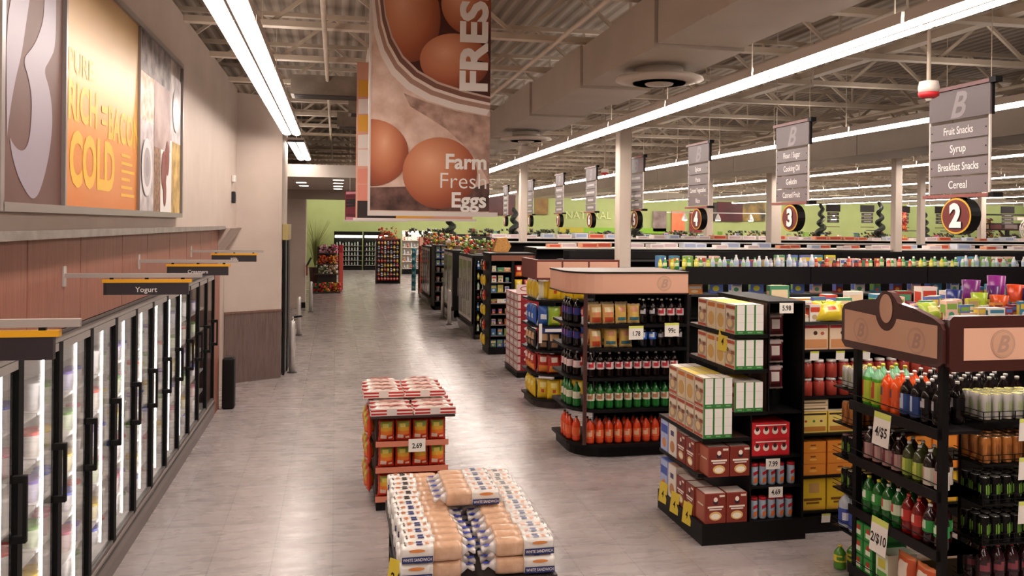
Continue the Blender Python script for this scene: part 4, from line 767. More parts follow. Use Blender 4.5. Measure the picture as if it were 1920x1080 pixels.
# ================================================================ bread table and snack bin in the aisle
S = disp('bread_table', (.98, 6.5, 0), 'low black bulk table carrying the bread loaves in the aisle', 'display table')
part(MB().box(.44, 1.5, 5.62, 7.4, .42, .5, '#2a2220'), 'table_top', S)
for x in (.47, 1.43):
    for y in (5.66, 7.3): part(MB().box(x, x+.05, y, y+.05, 0, .42, BLK), 'leg', S)
part(MB().box(.47, 1.47, 5.66, 7.36, .1, .14, BLK), 'lower_shelf', S)
BREAD = noise_mat('bread_crust_in_clear_bag', '#c69a78', '#e2bfa4', ns=14., rough=.28, lo=.25, hi=.75); WRAP = M('#e3ded8', .25)
def mk_loaf(blue=True):
    def make(name):
        e = empty(name); W, H = .112, .118
        def sect(x, sw, sh, dz=0): # rounded loaf outline with a slight mushroom top
            P = []
            for i in range(16):
                t = 2*PI*i/16; c, s = math.cos(t), math.sin(t); y = abs(c)**.55*(1 if c > 0 else -1)*W/2*sw*(1.04 if s > .2 else .95); z = H/2+abs(s)**.6*(1 if s > 0 else -1)*H/2*sh
                P.append((x, y, z+dz))
            return P
        def loft(b, S, m):
            n = 16; vs = [p for s in S for p in s]; fs = [[k*n+i, k*n+(i+1) % n, (k+1)*n+(i+1) % n, (k+1)*n+i] for k in range(len(S)-1) for i in range(n)]+[[i for i in range(n)][::-1], [(len(S)-1)*n+i for i in range(n)]]
            b.add(vs, fs, m, True)
        b = MB(); loft(b, [sect(-.04, .96, .96), sect(.03, .98, 1.), sect(.07, .97, .98), sect(.1, .99, 1.), sect(.135, .97, .97), sect(.155, .88, .88)], BREAD); b.obj('loaf', e)
        b = MB(); loft(b, [sect(-.25, .86, .86), sect(-.235, .99, .97), sect(-.15, 1.02, 1.01), sect(-.08, 1., 1.), sect(-.035, 1.01, 1.01)], WRAP)
        for q in ((-.2, -.012, -.165, .03, '#d9824a'), (-.15, -.035, -.105, .035, '#1f2f6b' if blue else '#2a1d1c'), (-.09, -.02, -.06, .02, '#d98a5a'), (-.23, -.03, -.215, .03, '#5a4a44')):
            for k, (ya, yb) in enumerate(((q[1], (q[1]+q[3])/2-.006), ((q[1]+q[3])/2+.004, q[3]))): b.poly([(q[0], ya), (q[2]-.006*k, ya), (q[2], yb), (q[0]+.005, yb)], (0, 0, H*1.012+.001), (1, 0, 0), (0, 1, 0), M(q[4], .3))
        n = 12
        b.poly([(.04, .01), (.245, .01), (.245, .052), (.04, .052)], (0, W*.525, 0), (-1, 0, 0), (0, 0, 1), M('#1c2a66', .3)); b.text('WHITE SANDWICH', (-.143, W*.527, .022), (-1, 0, 0), (0, 0, 1), .02, WHITE, bold=.01, sx=.75)
        b.poly([(.145+.055*math.cos(2*PI*i/n), .02+.012*math.sin(2*PI*i/n)+.07) for i in range(n)], (0, W*.54, 0), (-1, 0, 0), (0, 0, 1), M('#d98a4a', .3))
        b.poly([(-.145+.055*math.cos(2*PI*i/n), .02+.012*math.sin(2*PI*i/n)+.07) for i in range(n)], (0, -W*.54, 0), (1, 0, 0), (0, 0, 1), M('#d98a4a', .3))
        b.poly([(-.245, .01), (-.04, .01), (-.04, .052), (-.245, .052)], (0, -W*.525, 0), (1, 0, 0), (0, 0, 1), M('#1c2a66', .3)); b.text('WHITE SANDWICH', (-.143, -W*.527, .022), (1, 0, 0), (0, 0, 1), .02, WHITE, bold=.01, sx=.75)
        b.obj('wrapper_label', e)
        b = MB(); S_ = [sect(.15, .8, .8), sect(.185, .42, .4), sect(.205, .16, .16), sect(.235, .5, .3, -.01), sect(.25, .55, .25, -.01)]; loft(b, S_, M('#d9d2cf', .2)); b.poly([(.19, -.02), (.24, -.01), (.245, .012), (.2, .02)], (0, 0, H*.5+.02), (1, 0, 0), (0, 1, 0), M('#2b3fa8', .3)); b.obj('bag_tail', e)
        return e
    return make
LA, LB = Kind(mk_loaf(True), 'bread_loaf', 'bread'), Kind(mk_loaf(False), 'bread_loaf', 'bread')
for l, z in enumerate((.502, .625)):
    for j in range(14):
        for s in (0, 1):
            y = 5.70+.122*j; kd = LA if j < 8 else LB
            x = .70 if s == 0 else 1.24; rz = 0 if s == 0 else PI
            if s == 1: pass
            lab = f'bagged white loaf in the {"cooler-side" if s == 0 else "shelf-side"} column, {nth(j)} from the open end, {"upper" if l else "lower"} layer'
            o = kd.put((x+R.uniform(-.014, .014), y+R.uniform(-.006, .006), z+R.uniform(0, .003)), R.uniform(-.04, .04), lab, 'bread loaves on the table', (1 if s == 0 else -1, 1, 1))
            if s == 1: o.scale = (1, 1, 1); o.rotation_euler[2] = PI+R.uniform(-.04, .04); 
for j in range(5): LA.put((.99, 6.42+.125*j, .748), PI+R.uniform(-.03, .03), f'bagged loaf lying on top of the others, {nth(j)} from the open end of the table', 'loaves on top of the bread table')
price_card(.2, .22, '2.50', (.42, 5.82, .36), '-x', top=None, paper='#d9c03c', label='yellow price tag hanging at the side of the bread table', tilt=-.2, rz=-PI/2+.7)
S = disp('snack_shipper', (.78, 9.2, 0), 'black snack shipper with orange-red bags on its shelves, topped by bun packs', 'display rack')
part(MB().box(.42, 1.13, 8.635, 9.85, 0, .1, BLK), 'base', S); b = MB().box(.42, .44, 8.8, 9.85, .1, .95, '#3a201c'); b.box(1.11, 1.13, 8.8, 9.85, .1, .95, '#3a201c'); b.box(.44, 1.11, 8.85, 8.88, .1, .95, '#3a1512'); b.box(.44, 1.11, 9.8, 9.83, .1, .95, '#3a1512'); part(b, 'body', S)
for z in (.115, .405, .665): b = MB().box(.42, 1.13, 8.62, 8.85, z-.02, z, '#8f2a1e'); b.box(.41, 1.14, 8.612, 8.62, z-.025, z+.03, '#cf7d63'); part(b, 'shelf', S)
part(MB().box(.36, 1.2, 8.56, 9.9, .935, .955, '#3a201c'), 'top_tray', S)
SNB = Kind(bag(.165, .225, .1, '#c83a1c', [('#8f9a3a', .1, .64, .9, .92), ('#d9c24a', .2, .7, .6, .8), ('#d9a22c', .15, .52, .85, .64), ('#e07a2a', .1, .36, .9, .52), ('#e8d2c0', .15, .2, .45, .3), ('#e8d2c0', .6, .16, .9, .26)], '#b8321c', 21), 'snack_bag', 'snack bag')
for l, z in enumerate((.12, .41, .67)):
    for i in range(4): SNB.put((.52+.172*i, 8.72, z), R.uniform(-.08, .08), f'orange-red snack bag, {nth(i)} from the cooler side, {["bottom","middle","top"][l]} shelf of the snack shipper', 'snack bags on the shipper')
    for i in range(3): SNB.put((.385 if z > 1 else .36, 8.95+.28*i, z), -PI/2, f'snack bag hung on the cooler-facing side of the snack shipper, {["low","middle","high"][l]} row', 'snack bags on the side of the shipper')
price_card(.17, .13, '2.69', (.82, 8.6, .585), '-y', top=None, size=.05, label='white price card reading 2.69 on the snack shipper', tilt=0)
def mk_bun(name):
    e = empty(name); b = MB(); W, L, H = .42, .19, .085; m = noise_mat('clear_bun_bag', '#d3b9ab', '#ece2da', ns=16., rough=.2)
    nu, nv = 12, 8; vs = []
    for j in range(nv+1):
        for i in range(nu+1):
            u, v = i/nu, j/nv; hh = H*(1-abs(2*u-1)**5)*(1-abs(2*v-1)**4)*(.85+.15*abs(math.sin(u*PI*4))); vs.append(((u-.5)*W, (v-.5)*L, .006+hh))
    k = len(vs); vs += [(x, y, 0) for x, y, _ in vs]; b.v = vs
    for s in (0, 1):
        for j in range(nv):
            for i in range(nu): q = [s*k+j*(nu+1)+i, s*k+j*(nu+1)+i+1, s*k+(j+1)*(nu+1)+i+1, s*k+(j+1)*(nu+1)+i]; b.f.append(q if not s else q[::-1]); b.m.append(b.mi(m)); b.sm.append(not s)
    ring = [j*(nu+1) for j in range(nv+1)]+[nv*(nu+1)+i for i in range(1, nu+1)]+[j*(nu+1)+nu for j in range(nv-1, -1, -1)]+[i for i in range(nu-1, 0, -1)]
    for a, c in zip(ring, ring[1:]+ring[:1]): b.f.append([a, c, k+c, k+a]); b.m.append(b.mi(m)); b.sm.append(False)
    b.obj('bun_bag', e)
    b = MB(); b.box(-W*.49, W*.49, -L*.53, -L*.50, .004, .075, '#e9e2dc')
    for z in (.012, .045): b.box(-W*.49, W*.49, -L*.536, -L*.53, z, z+.018, '#b9201f')
    b.box(-.05, .05, -L*.54, -L*.536, .004, .075, '#d9cfc8'); b.poly([(-.12, -.03), (.1, -.05), (.11, -.015), (-.11, .0)], (0, 0, .096), (1, 0, 0), (0, 1, 0), M('#b9201f', .3)); b.obj('label_card', e)
    return e
BUN = Kind(mk_bun, 'bun_pack', 'bread')
for l in range(2):
    for j in range(6-l*2):
        for i in range(2):
            BUN.put((.565+.435*i-(.06 if l == 1 else 0), 8.68+.2*j+(.42 if l else 0), .956+.096*l), R.uniform(-.06, .06) if l else 0, f'bun pack with red-striped label, {nth(j)} row back, {["lower","middle","top"][l]} layer, {["cooler","shelf"][i]} side', 'bun packs on the snack shipper')
# ================================================================ long shelf rows across the store
PAL = ['#d8b83a', '#c9452f', '#e3dcd2', '#3f7f9f', '#7fa647', '#d98a3a', '#e6cfa8', '#8d2f2a', '#dcdfe2', '#5a6fb5', '#b9a07a', '#c9c43a', '#e2b7a6', '#4a8f6a']
def gbox(i, w, d, h):
    r = random.Random(i); a, c, q = r.choice(PAL), r.choice(PAL), r.choice(PAL)
    return Kind(carton(w, d, h, a, [(c, .08, .55, .92, .85), (q, .2, .12, .7, .42, 'e')], [(c, .1, .2, .9, .8)], r.choice([a, c, '#e9e4da'])), 'grocery_carton', 'carton')
GBX = [gbox(i, [.2, .15, .24, .17, .12][i % 5], [.07, .1, .16, .12, .12][i % 5], [.26, .2, .14, .24, .17][i % 5]) for i in range(24)]
SBT = [Kind(bottle(a, c, l, q, h, .036), 'grocery_bottle', 'bottle') for a, c, l, q, h in (('#c9b23a', '#3f7f3a', '#e6e0d6', '#c23a2a', .24), ('#8fb04a', '#e6e0d6', '#d9d3c8', '#4a8f3a', .26), ('#7c2a1c', '#2a2626', '#d9c9b0', '#b9342c', .22), ('#d9dfe6', '#3c5fb0', '#5f8fcf', '#e6e9ee', .27), ('#b9382c', '#e6e3de', '#cf4a3a', '#efe2d0', .23))]
def simple_bottle(c, cap, lab, h, r):
    def make(name):
        b = MB(); b.lathe([(r*.9, 0), (r, .03*h), (r, .3*h), (r, .6*h), (r*.55, .82*h), (r*.4, .88*h), (r*.4, h)], c, mats=[M(c, .2), M(c, .2), M(lab, .4), M(c, .2), M(c, .2), M(cap, .3)], seg=10); return b.obj(name)
    return make
FBT = [Kind(simple_bottle(*q), 'grocery_bottle', 'bottle') for q in (('#dfe3df', '#3c8f4a', '#a9cfa0', .24, .04), ('#e4e6e8', '#e9e4e0', '#bcd0e4', .26, .045), ('#c9c23a', '#2f6f3a', '#e2dc7a', .22, .04), ('#c43c2a', '#e6e0da', '#e29a7a', .22, .04), ('#2f6fb0', '#dfe3e6', '#cfd9e4', .25, .04), ('#3f8f4a', '#e0ddc9', '#d0dca8', .23, .04), ('#1f1b1c', '#b9b3ae', '#b0473c', .2, .04), ('#b9b4bb', '#8f97a8', '#dcd7db', .2, .045))]
def row(y0, y1, x0, x1, zt, lab, face=(), band=None, topmat='#2a2625'):
    e = disp('shelf_gondola', ((x0+x1)/2, (y0+y1)/2, 0), lab, 'shelving'); ym = (y0+y1)/2
    part(MB().box(x0, x1, y0, y1, 0, .15, BLK), 'base', e); part(MB().box(x0, x1, ym-.03, ym+.03, .15, zt+(.18 if band else 0), BLK), 'back_panel', e)
    for z in face: part(MB().box(x0, x1, y0+.02, ym-.03, z-.02, z, BLKM), 'shelf', e)
    part(MB().box(x0, x1, y0, y1, zt-.025, zt, topmat), 'top_shelf', e)
    if band:
        b = MB(); n = 6
        for i in range(n): b.box(x0+(x1-x0)*i/n+.008, x0+(x1-x0)*(i+1)/n-.008, y0, y0+.03, band[0], band[1], '#171415')
        b.box(x0, x1, y0+.01, y0+.03, band[0], band[1], BLK); part(b, 'header_band', e)
    part(MB().box(x0-.03, x0, y0, y1, 0, zt, BLK), 'end_panel', e); return e
row(7.3, 8.2, 4.3, 12, 1.99, 'black shelf row stretching away behind the stepped carton display', (.2, .53, .93, 1.28, 1.72))
row(10.3, 11.2, 4.42, 15, 2.0, 'shelf row with a blank black header band, second aisle over', (1.7,), (2.13, 2.36))
row(13.1, 14.0, 4.45, 19, 2.17, 'shelf row carrying small bottles along its top, third aisle over', (1.8,))
row(16.0, 16.9, 4.45, 22, 2.2, 'shelf row with a thin black header band, fourth aisle over', (1.8,), (2.24, 2.38))
row(19.0, 20.2, 4.5, 26, 2.36, 'pale-topped shelf row, fifth aisle over', (1.8,), None, '#c9c2bb')
row(22.6, 23.6, 4.5, 30, 2.42, 'shelf row with a pale grey top edge, sixth aisle over', (1.8,), None, '#8d8884'); row(27, 28, 5, 36, 2.46, 'far low shelf row, seventh aisle over', (1.8,), None, '#c4bab0')
row(33, 34.2, 6, 44, 2.4, 'far shelf row before the produce hall', (1.8,), None, '#b8ab9d')
# facing goods of the first row, seen between the stepped display and the drinks rack
CER = Kind(carton(.27, .1, .33, '#d9a98c', [('#e3c9ac', .02, .03, .98, .97), ('#b32a33', .02, .62, .98, .7), ('#e8dccb', .02, .7, .98, .92), ('#4b3326', .1, .74, .9, .79), ('#c98a5a', .05, .05, .95, .3), ('#4a2a1e', .42, .42, .58, .54, 'e'), ('#b0543a', .7, .42, .84, .52, 'e')], [('#d9b24a', .05, .05, .95, .95)], '#e3c9ac'), 'cereal_carton', 'carton')
for i in range(7): CER.put((4.46+.285*i, 7.39, 1.722), 0, f'cream cereal carton with a red band, {nth(i)} after the black tower, upper shelf', 'red-banded cereal cartons')
RDJ = Kind(jar(.055, .17, '#7a1d1a', '#e6e1dc', '#a33a2c'), 'sauce_jar', 'jar')
for i in range(14):
    for l in range(2): RDJ.put((4.4+.13*i, 7.39, 1.281+.172*l), 0, f'white-lidded dark red jar, {nth(i)} after the tower, {["lower","upper"][l]} of two stacked', 'white-lidded red jars')
SNX = Kind(carton(.28, .1, .2, '#d8b23a', [('#dfc86a', .03, .03, .97, .97), ('#3a241a', .04, .84, .96, .93), ('#b7772f', .06, .08, .94, .3), ('#a63c2a', .15, .5, .25, .62, 'e'), ('#4f7f3a', .45, .5, .55, .62, 'e'), ('#7a3f5a', .72, .5, .82, .62, 'e')], top='#e6dcc0'), 'snack_carton', 'carton')
for i in range(7):
    SNX.put((4.46+.29*i, 7.4, .931), 0, f'yellow snack carton with a dark title bar, {nth(i)} after the tower, middle shelf', 'yellow snack cartons')
TRY = Kind(carton(.3, .14, .055, '#c9a983', [('#dcc7a4', .03, .1, .97, .9), ('#6b5638', .1, .35, .9, .6)], top='#e3d3b8'), 'snack_tray', 'carton')
for l in range(2): TRY.put((4.46, 7.42, 1.133+.057*l), 0, f'flat tan snack carton lying on the yellow ones, {["lower","upper"][l]} one')
ORC = Kind(carton(.27, .16, .105, '#d9791f', [('#e08a2c', .03, .04, .97, .96), ('#f0b45a', .35, .3, .65, .5, 'e'), ('#7c3a14', .4, .62, .6, .74)], [('#e08a2c', .1, .1, .9, .9)], '#e59a3c'), 'cracker_carton', 'carton')
for i in range(7):
    for l in range(3): ORC.put((4.45+.285*i, 7.42, .531+.107*l), 0, f'small orange carton, {nth(i)} stack after the tower, {["bottom","middle","top"][l]} of three', 'small orange cartons')
YCR = Kind(carton(.27, .12, .3, '#d8b01f', [('#dfb926', .03, .03, .97, .97), ('#c99a5a', .35, .55, .75, .85), ('#7c4a14', .15, .3, .85, .38), ('#7c4a14', .25, .2, .75, .26), ('#e3a93a', .04, .04, .96, .12)], top='#e0c04a'), 'cracker_carton', 'carton')
for i in range(7): YCR.put((4.45+.285*i, 7.40, .201), 0, f'yellow cracker carton with a biscuit picture, {nth(i)} after the tower, bottom shelf', 'yellow cracker cartons')
for i in range(3): price_card(.09, .085, '', (4.42+.27*i, 7.29, 1.63), '-y', top='#c8cf3a', label=f'small yellow-edged shelf tag under the cereal cartons, {nth(i)} after the tower', tilt=.1)
price_card(.09, .085, '', (4.55, 7.28, .1), '-y', top='#c8cf3a', label='small yellow-edged shelf tag under the yellow cracker cartons', tilt=.1)
# goods on the row tops
def tops(xs, y0, ys, z, kinds, what, group, hs=(1, 1), jit=.02):
    n = 0
    for x in xs:
        for j, dy in enumerate(ys):
            k = kinds[R.randrange(len(kinds))]; s = R.uniform(*hs)
            k.put((x+R.uniform(-jit, jit), y0+dy, z+.001), R.choice([0, 0, PI, R.uniform(-.15, .15)]), what, group, s); n += 1
    return n
fr = lambda a, b, s: [a+s*i for i in range(int((b-a)/s)+1)]
tops(fr(4.45, 7.9, .165), 7.36, (0, .15, .3, .45, .6), 1.99, GBX, 'assorted small carton on the crowded top of the first shelf row', 'cartons on the first row top', (.45, .8))
for i, x in enumerate(fr(4.5, 8.2, .29)): GBX[(i*7) % 24].put((x, 8.12, 1.991), 0, f'carton at the rear edge of the first row top, {nth(i)} from its open end', 'rear cartons on the first row top', 1.1)
YB = Kind(bag(.3, .2, .14, '#d9bf2c', [('#e6d98a', .2, .3, .8, .7), ('#c9452f', .4, .4, .6, .6)], '#d9c23a', 31), 'grocery_bag', 'snack bag'); YG = Kind(bag(.26, .18, .12, '#a3b83a', [('#e2dc8a', .3, .3, .7, .7)], '#98a83a', 32), 'grocery_bag', 'snack bag')
for i, x in enumerate((4.6, 4.95, 5.3, 5.7)): (YB if i % 2 == 0 else YG).put((x, 7.30, 2.0), R.uniform(-.3, .3), f'{"yellow" if i % 2 == 0 else "green"} bag leaning on the first row top, {nth(i)} from the stepped display', None, 1, -.5)
def cup(c, r, h):
    def make(name):
        b = MB(); b.lathe([(r*.75, 0), (r, h), (r*.95, h), (r*.72, .01)], M(c, .3), seg=18); return b.obj(name)
    return make
for i, (c, x, y, z, r, h, nm) in enumerate([('#7b2a78', 6.62, 7.9, 2.0, .09, .34, 'purple'), ('#a9c22f', 6.55, 7.7, 2.0, .08, .22, 'lime green'), ('#e05a22', 6.72, 7.62, 2.0, .09, .2, 'orange'), ('#5a1f66', 6.86, 7.86, 2.0, .07, .28, 'deep purple'), ('#8f2a86', 7.0, 7.98, 2.0, .09, .38, 'tall magenta'), ('#d9481f', 7.02, 7.74, 2.0, .08, .3, 'red-orange'), ('#27307f', 7.14, 7.64, 2.0, .1, .27, 'dark blue'), ('#1f2a6f', 6.38, 7.86, 2.0, .08, .24, 'navy')]):
    tag(MB().lathe([(r*.75, 0), (r, h), (r*.95, h), (r*.72, .01)], M(c, .3), seg=18).obj('plastic_tumbler', None, (x, y, z)), f'{nm} plastic tumbler in the group on the shelf tops near number two', 'tumbler', 'plastic tumblers on the shelf tops')
BTN = [FBT[i] for i in (0, 1, 2, 3, 4, 5, 6, 7)]
for i, x in enumerate(fr(5.2, 12.2, .105)):
    seg = int(i/9) % 5; ks = [(2, 5), (0, 1), (1, 7), (6, 3), (3, 5)][seg]
    BTN[ks[i % 2]].put((x, 13.18+.05*(i % 2), 2.171), 0, 'small bottle in the long line on top of the third shelf row', 'bottles on the third row top', R.uniform(.75, 1.))
for i, x in enumerate(fr(5.3, 12.2, .24)): GBX[(i*5+3) % 24].put((x, 13.42, 2.171), 0, 'small carton behind the bottle line on top of the third shelf row', 'cartons on the third row top', .9)
tops(fr(4.6, 8.8, .3), 10.5, (0, .35), 2.0, GBX[:10], 'carton on the second row top behind the black band', 'cartons on the second row top', (.8, 1.1))
PAPER = Kind(carton(.4, .3, .1, '#cfc6c2', [('#b9a2a8', .1, .2, .9, .8)], top='#e0dad6'), 'paper_goods_pack', 'pack'); PAP2 = Kind(carton(.35, .3, .13, '#b8bfc9', [('#8f98b5', .1, .2, .9, .8)], top='#dfe0e2'), 'paper_goods_pack', 'pack'); PAP3 = Kind(carton(.42, .3, .11, '#c98a6a', [('#b0402c', .1, .2, .9, .8)], top='#dcc2a6'), 'paper_goods_pack', 'pack')
for i, x in enumerate(fr(5.0, 20.0, .42)): [PAPER, PAP2, PAPER, PAP3][R.randrange(4)].put((x, 19.4+.3*(i % 2), 2.361), R.uniform(-.1, .1), 'flat pale pack lying on top of the fifth shelf row', 'flat packs on the fifth row top', R.uniform(.7, 1.1))
for i, x in enumerate(fr(5.2, 27, .55)): [PAPER, PAP3, PAP2, PAPER][R.randrange(4)].put((x, 27.4, 2.461), R.uniform(-.1, .1), 'pale pack lying on top of the seventh shelf row', 'flat packs on the seventh row top', R.uniform(.8, 1.3))
for i, x in enumerate(fr(6.2, 38, .8)): GBX[R.randrange(24)].put((x, 33.4, 2.401), 0, 'tiny carton on top of the far shelf row before produce', 'cartons on the far row top', R.uniform(.8, 1.3))
# ================================================================ aisle ends further down the main aisle
S = disp('dark_end_case', (3.86, 19.0, 0), 'tall dark end case with a brown top rail, narrow shelves and hanging bags', 'display case')
b = MB().box(3.33, 4.36, 18.6, 19.4, 0, .16, BLK); b.box(3.33, 3.37, 18.55, 19.4, .16, 2.22, BLK); b.box(3.83, 3.89, 18.55, 19.4, .16, 2.22, BLK); b.box(4.31, 4.36, 18.55, 19.4, .16, 2.22, '#5a2a22'); b.box(3.37, 4.31, 19.3, 19.36, .16, 2.2, BLK); b.box(3.33, 4.36, 18.55, 19.4, 2.2, 2.25, BLK); part(b, 'case_body', S)
part(MB().box(3.37, 4.31, 18.53, 18.56, 2.08, 2.2, '#7c4a38'), 'top_rail', S)
zs = [.16, .42, .66, .9, 1.14, 1.38, 1.6, 1.84]
for z in zs[1:]: part(MB().box(3.37, 3.83, 18.56, 19.3, z-.015, z, '#6d6460'), 'shelf', S)
for i, z in enumerate(zs):
    for j in range(3): GBX[(i*3+j*5) % 24].put((3.45+.15*j, 18.68, z+.001), 0, f'small carton in the dark end case, {nth(i)} shelf up', 'cartons in the dark end case', .62)
for i in range(3):
    for j in range(2): BG[['red', 'yellow', 'red'][(i+j) % 3]].put((4.0+.2*j, 18.62, 1.72-.32*i), 0, f'hanging snack bag in the dark end case, {nth(i)} row down', 'hanging bags in the dark end case', .85)
for i in range(6):
    for j in range(2): BG[['yellow', 'white-yellow', 'red', 'black'][(i*2+j) % 4]].put((3.26, 18.8+.3*j, .2+.33*i), -PI/2, 'snack bag clipped on the aisle side of the dark end case', 'bags on the side of the dark case', .75)
def reach_in(x0, y0, y1, h, lab, name='reach_in_cooler'):
    S = disp(name, (x0+.4, (y0+y1)/2, 0), lab, 'cooler'); b = MB().box(x0+.1, x0+.75, y0+.04, y1, 0, h, BLK); part(b, 'cabinet_body', S)
    d = MB(); d.box(x0+.05, x0+.1, y0, y1, .35, h, BLK)
    n = max(1, int((y1-y0)/.75))
    for i in range(n):
        a, c = y0+(y1-y0)*i/n+.05, y0+(y1-y0)*(i+1)/n-.05; d.box(x0+.035, x0+.05, a, c, .42, h-.08, '#c9bfb6'); d.box(x0+.03, x0+.036, a+.06, c-.06, .5, h-.16, M('#5f5852', .08)); d.bar((x0+.0, c-.08, .9), (x0+.0, c-.08, 1.4), .025, CHROME)
    part(d, 'door', S); part(MB().extr([(0, 0), (.3, 0), (.3, .34), (-.08, .3)], (x0+.06, y0, 0), (1, 0, 0), (0, 0, 1), (0, y1-y0, 0), M('#6b6460', .25)), 'kick_plate', S)
    f = MB().box(x0+.1, x0+.55, y0-.0, y0+.04, .1, h, BLK); part(f, 'end_frame', S)
    return S
reach_in(3.33, 21.3, 23.6, 2.1, 'black reach-in cooler with pale door frames past the dark end case')
for i in range(7):
    for j in range(2): FBT[(i*2+j) % 8].put((3.52+.14*j, 21.2, .2+.26*i), 0, f'small bottle on the narrow end rack of the black reach-in cooler, {nth(i)} level', 'bottles on the cooler end rack', .8)
S = disp('cooler_end_rack', (3.6, 21.2, 0), 'narrow black bottle rack fixed to the end of the reach-in cooler', 'display rack'); 
for i in range(7): part(MB().box(3.44, 3.76, 21.14, 21.29, .185+.26*i, .198+.26*i, BLK), 'shelf', S)
part(MB().box(3.76, 3.78, 21.14, 21.29, 0, 2.05, BLK), 'side_panel', S); part(MB().box(3.42, 3.44, 21.14, 21.29, 0, 2.05, BLK), 'side_panel', S)
reach_in(3.36, 25.2, 27.2, 2.1, 'second black reach-in cooler with pale doors, beyond the bollards')
S = disp('yogurt_end_case', (3.56, 28.9, 0), 'tall dark end case with cartons at the top and cup rows below', 'display case')
b = MB().box(3.24, 3.28, 28.5, 29.4, 0, 2.17, BLK); b.box(3.84, 3.88, 28.5, 29.4, 0, 2.17, BLK); b.box(3.28, 3.84, 29.3, 29.4, 0, 2.17, BLK); b.box(3.24, 3.88, 28.5, 29.4, 0, .12, BLK); b.box(3.24, 3.88, 28.5, 29.4, 2.15, 2.19, '#5a534e'); part(b, 'case_body', S)
for i, z in enumerate((.3, .62, .94, 1.26, 1.5, 1.74, 1.96)):
    part(MB().box(3.28, 3.84, 28.55, 29.3, z-.02, z, '#3a3532'), 'shelf', S)
    for j in range(3):
        if i < 4: TUBS[(j) % 2 + 1][0].put((3.38+.17*j, 28.66, z+.001), 0, f'tub in the dark cup case, {nth(i)} shelf up', 'tubs in the dark cup case', 1.2)
        else: GBX[[5, 10, 15][j]].put((3.38+.18*j, 28.66, z+.001), 0, f'carton in the dark cup case, {nth(i)} shelf up', 'cartons in the dark cup case', .7)
reach_in(3.16, 29.6, 32.6, 2.1, 'third reach-in cooler with tilted kick plate, past the dark cup case')
S = disp('snack_end_rack', (3.64, 35.0, 0), 'far snack end rack with a pink header and orange bags', 'display rack')
b = MB().box(3.36, 3.98, 34.8, 35.5, 0, .2, BLK); b.box(3.36, 3.98, 35.4, 35.5, .2, 2.3, '#4a1f1a'); part(b, 'back_panel', S)
b = MB().box(3.3, 4.4, 34.66, 34.7, 1.98, 2.36, '#8a3a2c')
for k in range(3): b.poly([(3.33+.36*k, 2.0), (3.65+.36*k, 2.0), (3.65+.36*k, 2.34), (3.33+.36*k, 2.34)], (0, 34.655, 0), (1, 0, 0), (0, 0, 1), PINK)
part(b, 'header', S)
for i, z in enumerate((.22, .6, .98, 1.36, 1.66)):
    part(MB().box(3.36, 3.98, 34.66, 35.4, z-.02, z, BLK), 'shelf', S)
    for j in range(3): BG[['blue', 'red', 'yellow', 'red', 'red'][i] if j != 1 or i else 'yellow'].put((3.46+.2*j, 34.78, z+.001), 0, f'snack bag in the far snack end rack, {nth(i)} shelf up', 'bags in the far snack rack')
ORS_ = Kind(carton(.3, .3, .16, '#d8521c', [('#e0622a', .04, .04, .96, .96), ('#e9a77a', .3, .3, .7, .7, 'e')], [('#e0622a', .05, .05, .95, .95)], '#e0703a'), 'orange_carton', 'carton')
for l in range(10): ORS_.put((3.4, 33.5, .1+.163*l), 0, f'bright orange carton in the slim stack before the far snack rack, {nth(l)} up', 'orange cartons in the slim stack')
tag(MB().box(3.24, 3.56, 33.34, 33.66, 0, .1, BLK).obj('floor_platform'), 'small black platform under the slim orange carton stack', 'platform')
TEA = Kind(bag(.2, .3, .12, '#2f7f8c', [('#a8c9c4', .2, .3, .8, .7)], '#3a8a8f', 41), 'snack_bag', 'snack bag')
for i in range(6): TEA.put((3.25, 36.3, .05+.3*i), -.4, f'teal bag hanging at the side of the far snack rack, {nth(i)} up', 'teal hanging bags')
# centre merchandiser
S = disp('pegged_merchandiser', (2.47, 41.7, 0), 'tall four-sided merchandiser standing mid-aisle, full of small pegged goods', 'display rack')
b = MB().box(1.9, 3.04, 41.4, 42.2, 0, .14, BLK); b.box(1.9, 3.04, 41.45, 42.2, .14, 2.1, '#4a1a1a'); b.box(1.88, 1.93, 41.3, 41.45, 0, 2.15, '#3a2422'); b.box(3.01, 3.06, 41.3, 41.45, 0, 2.15, '#3a2422'); b.box(1.88, 3.06, 41.3, 42.2, 2.1, 2.16, '#7c2f26'); part(b, 'body', S)
PG = [Kind(simple_bottle(c, k, l, .17, .055), 'pegged_pack', 'pack') for c, k, l in (('#c9a23a', '#d9d3c8', '#e2cf7a'), ('#b9342c', '#e6e0d6', '#d98a7a'), ('#e0dcd6', '#b9b3ac', '#4a5a7f'), ('#4a5a6a', '#d9d3c8', '#c9a9a0'))]
for i in range(9):
    part(MB().box(1.93, 3.01, 41.28, 41.45, .15+.215*i, .162+.215*i, BLK), 'shelf', S)
    for j in range(7): PG[R.randrange(4) if i else 1].put((2.02+.148*j, 41.36, .163+.215*i), 0, f'small pack on the mid-aisle merchandiser, {nth(i)} tier up', f'packs on the merchandiser tier {nth(i)}')
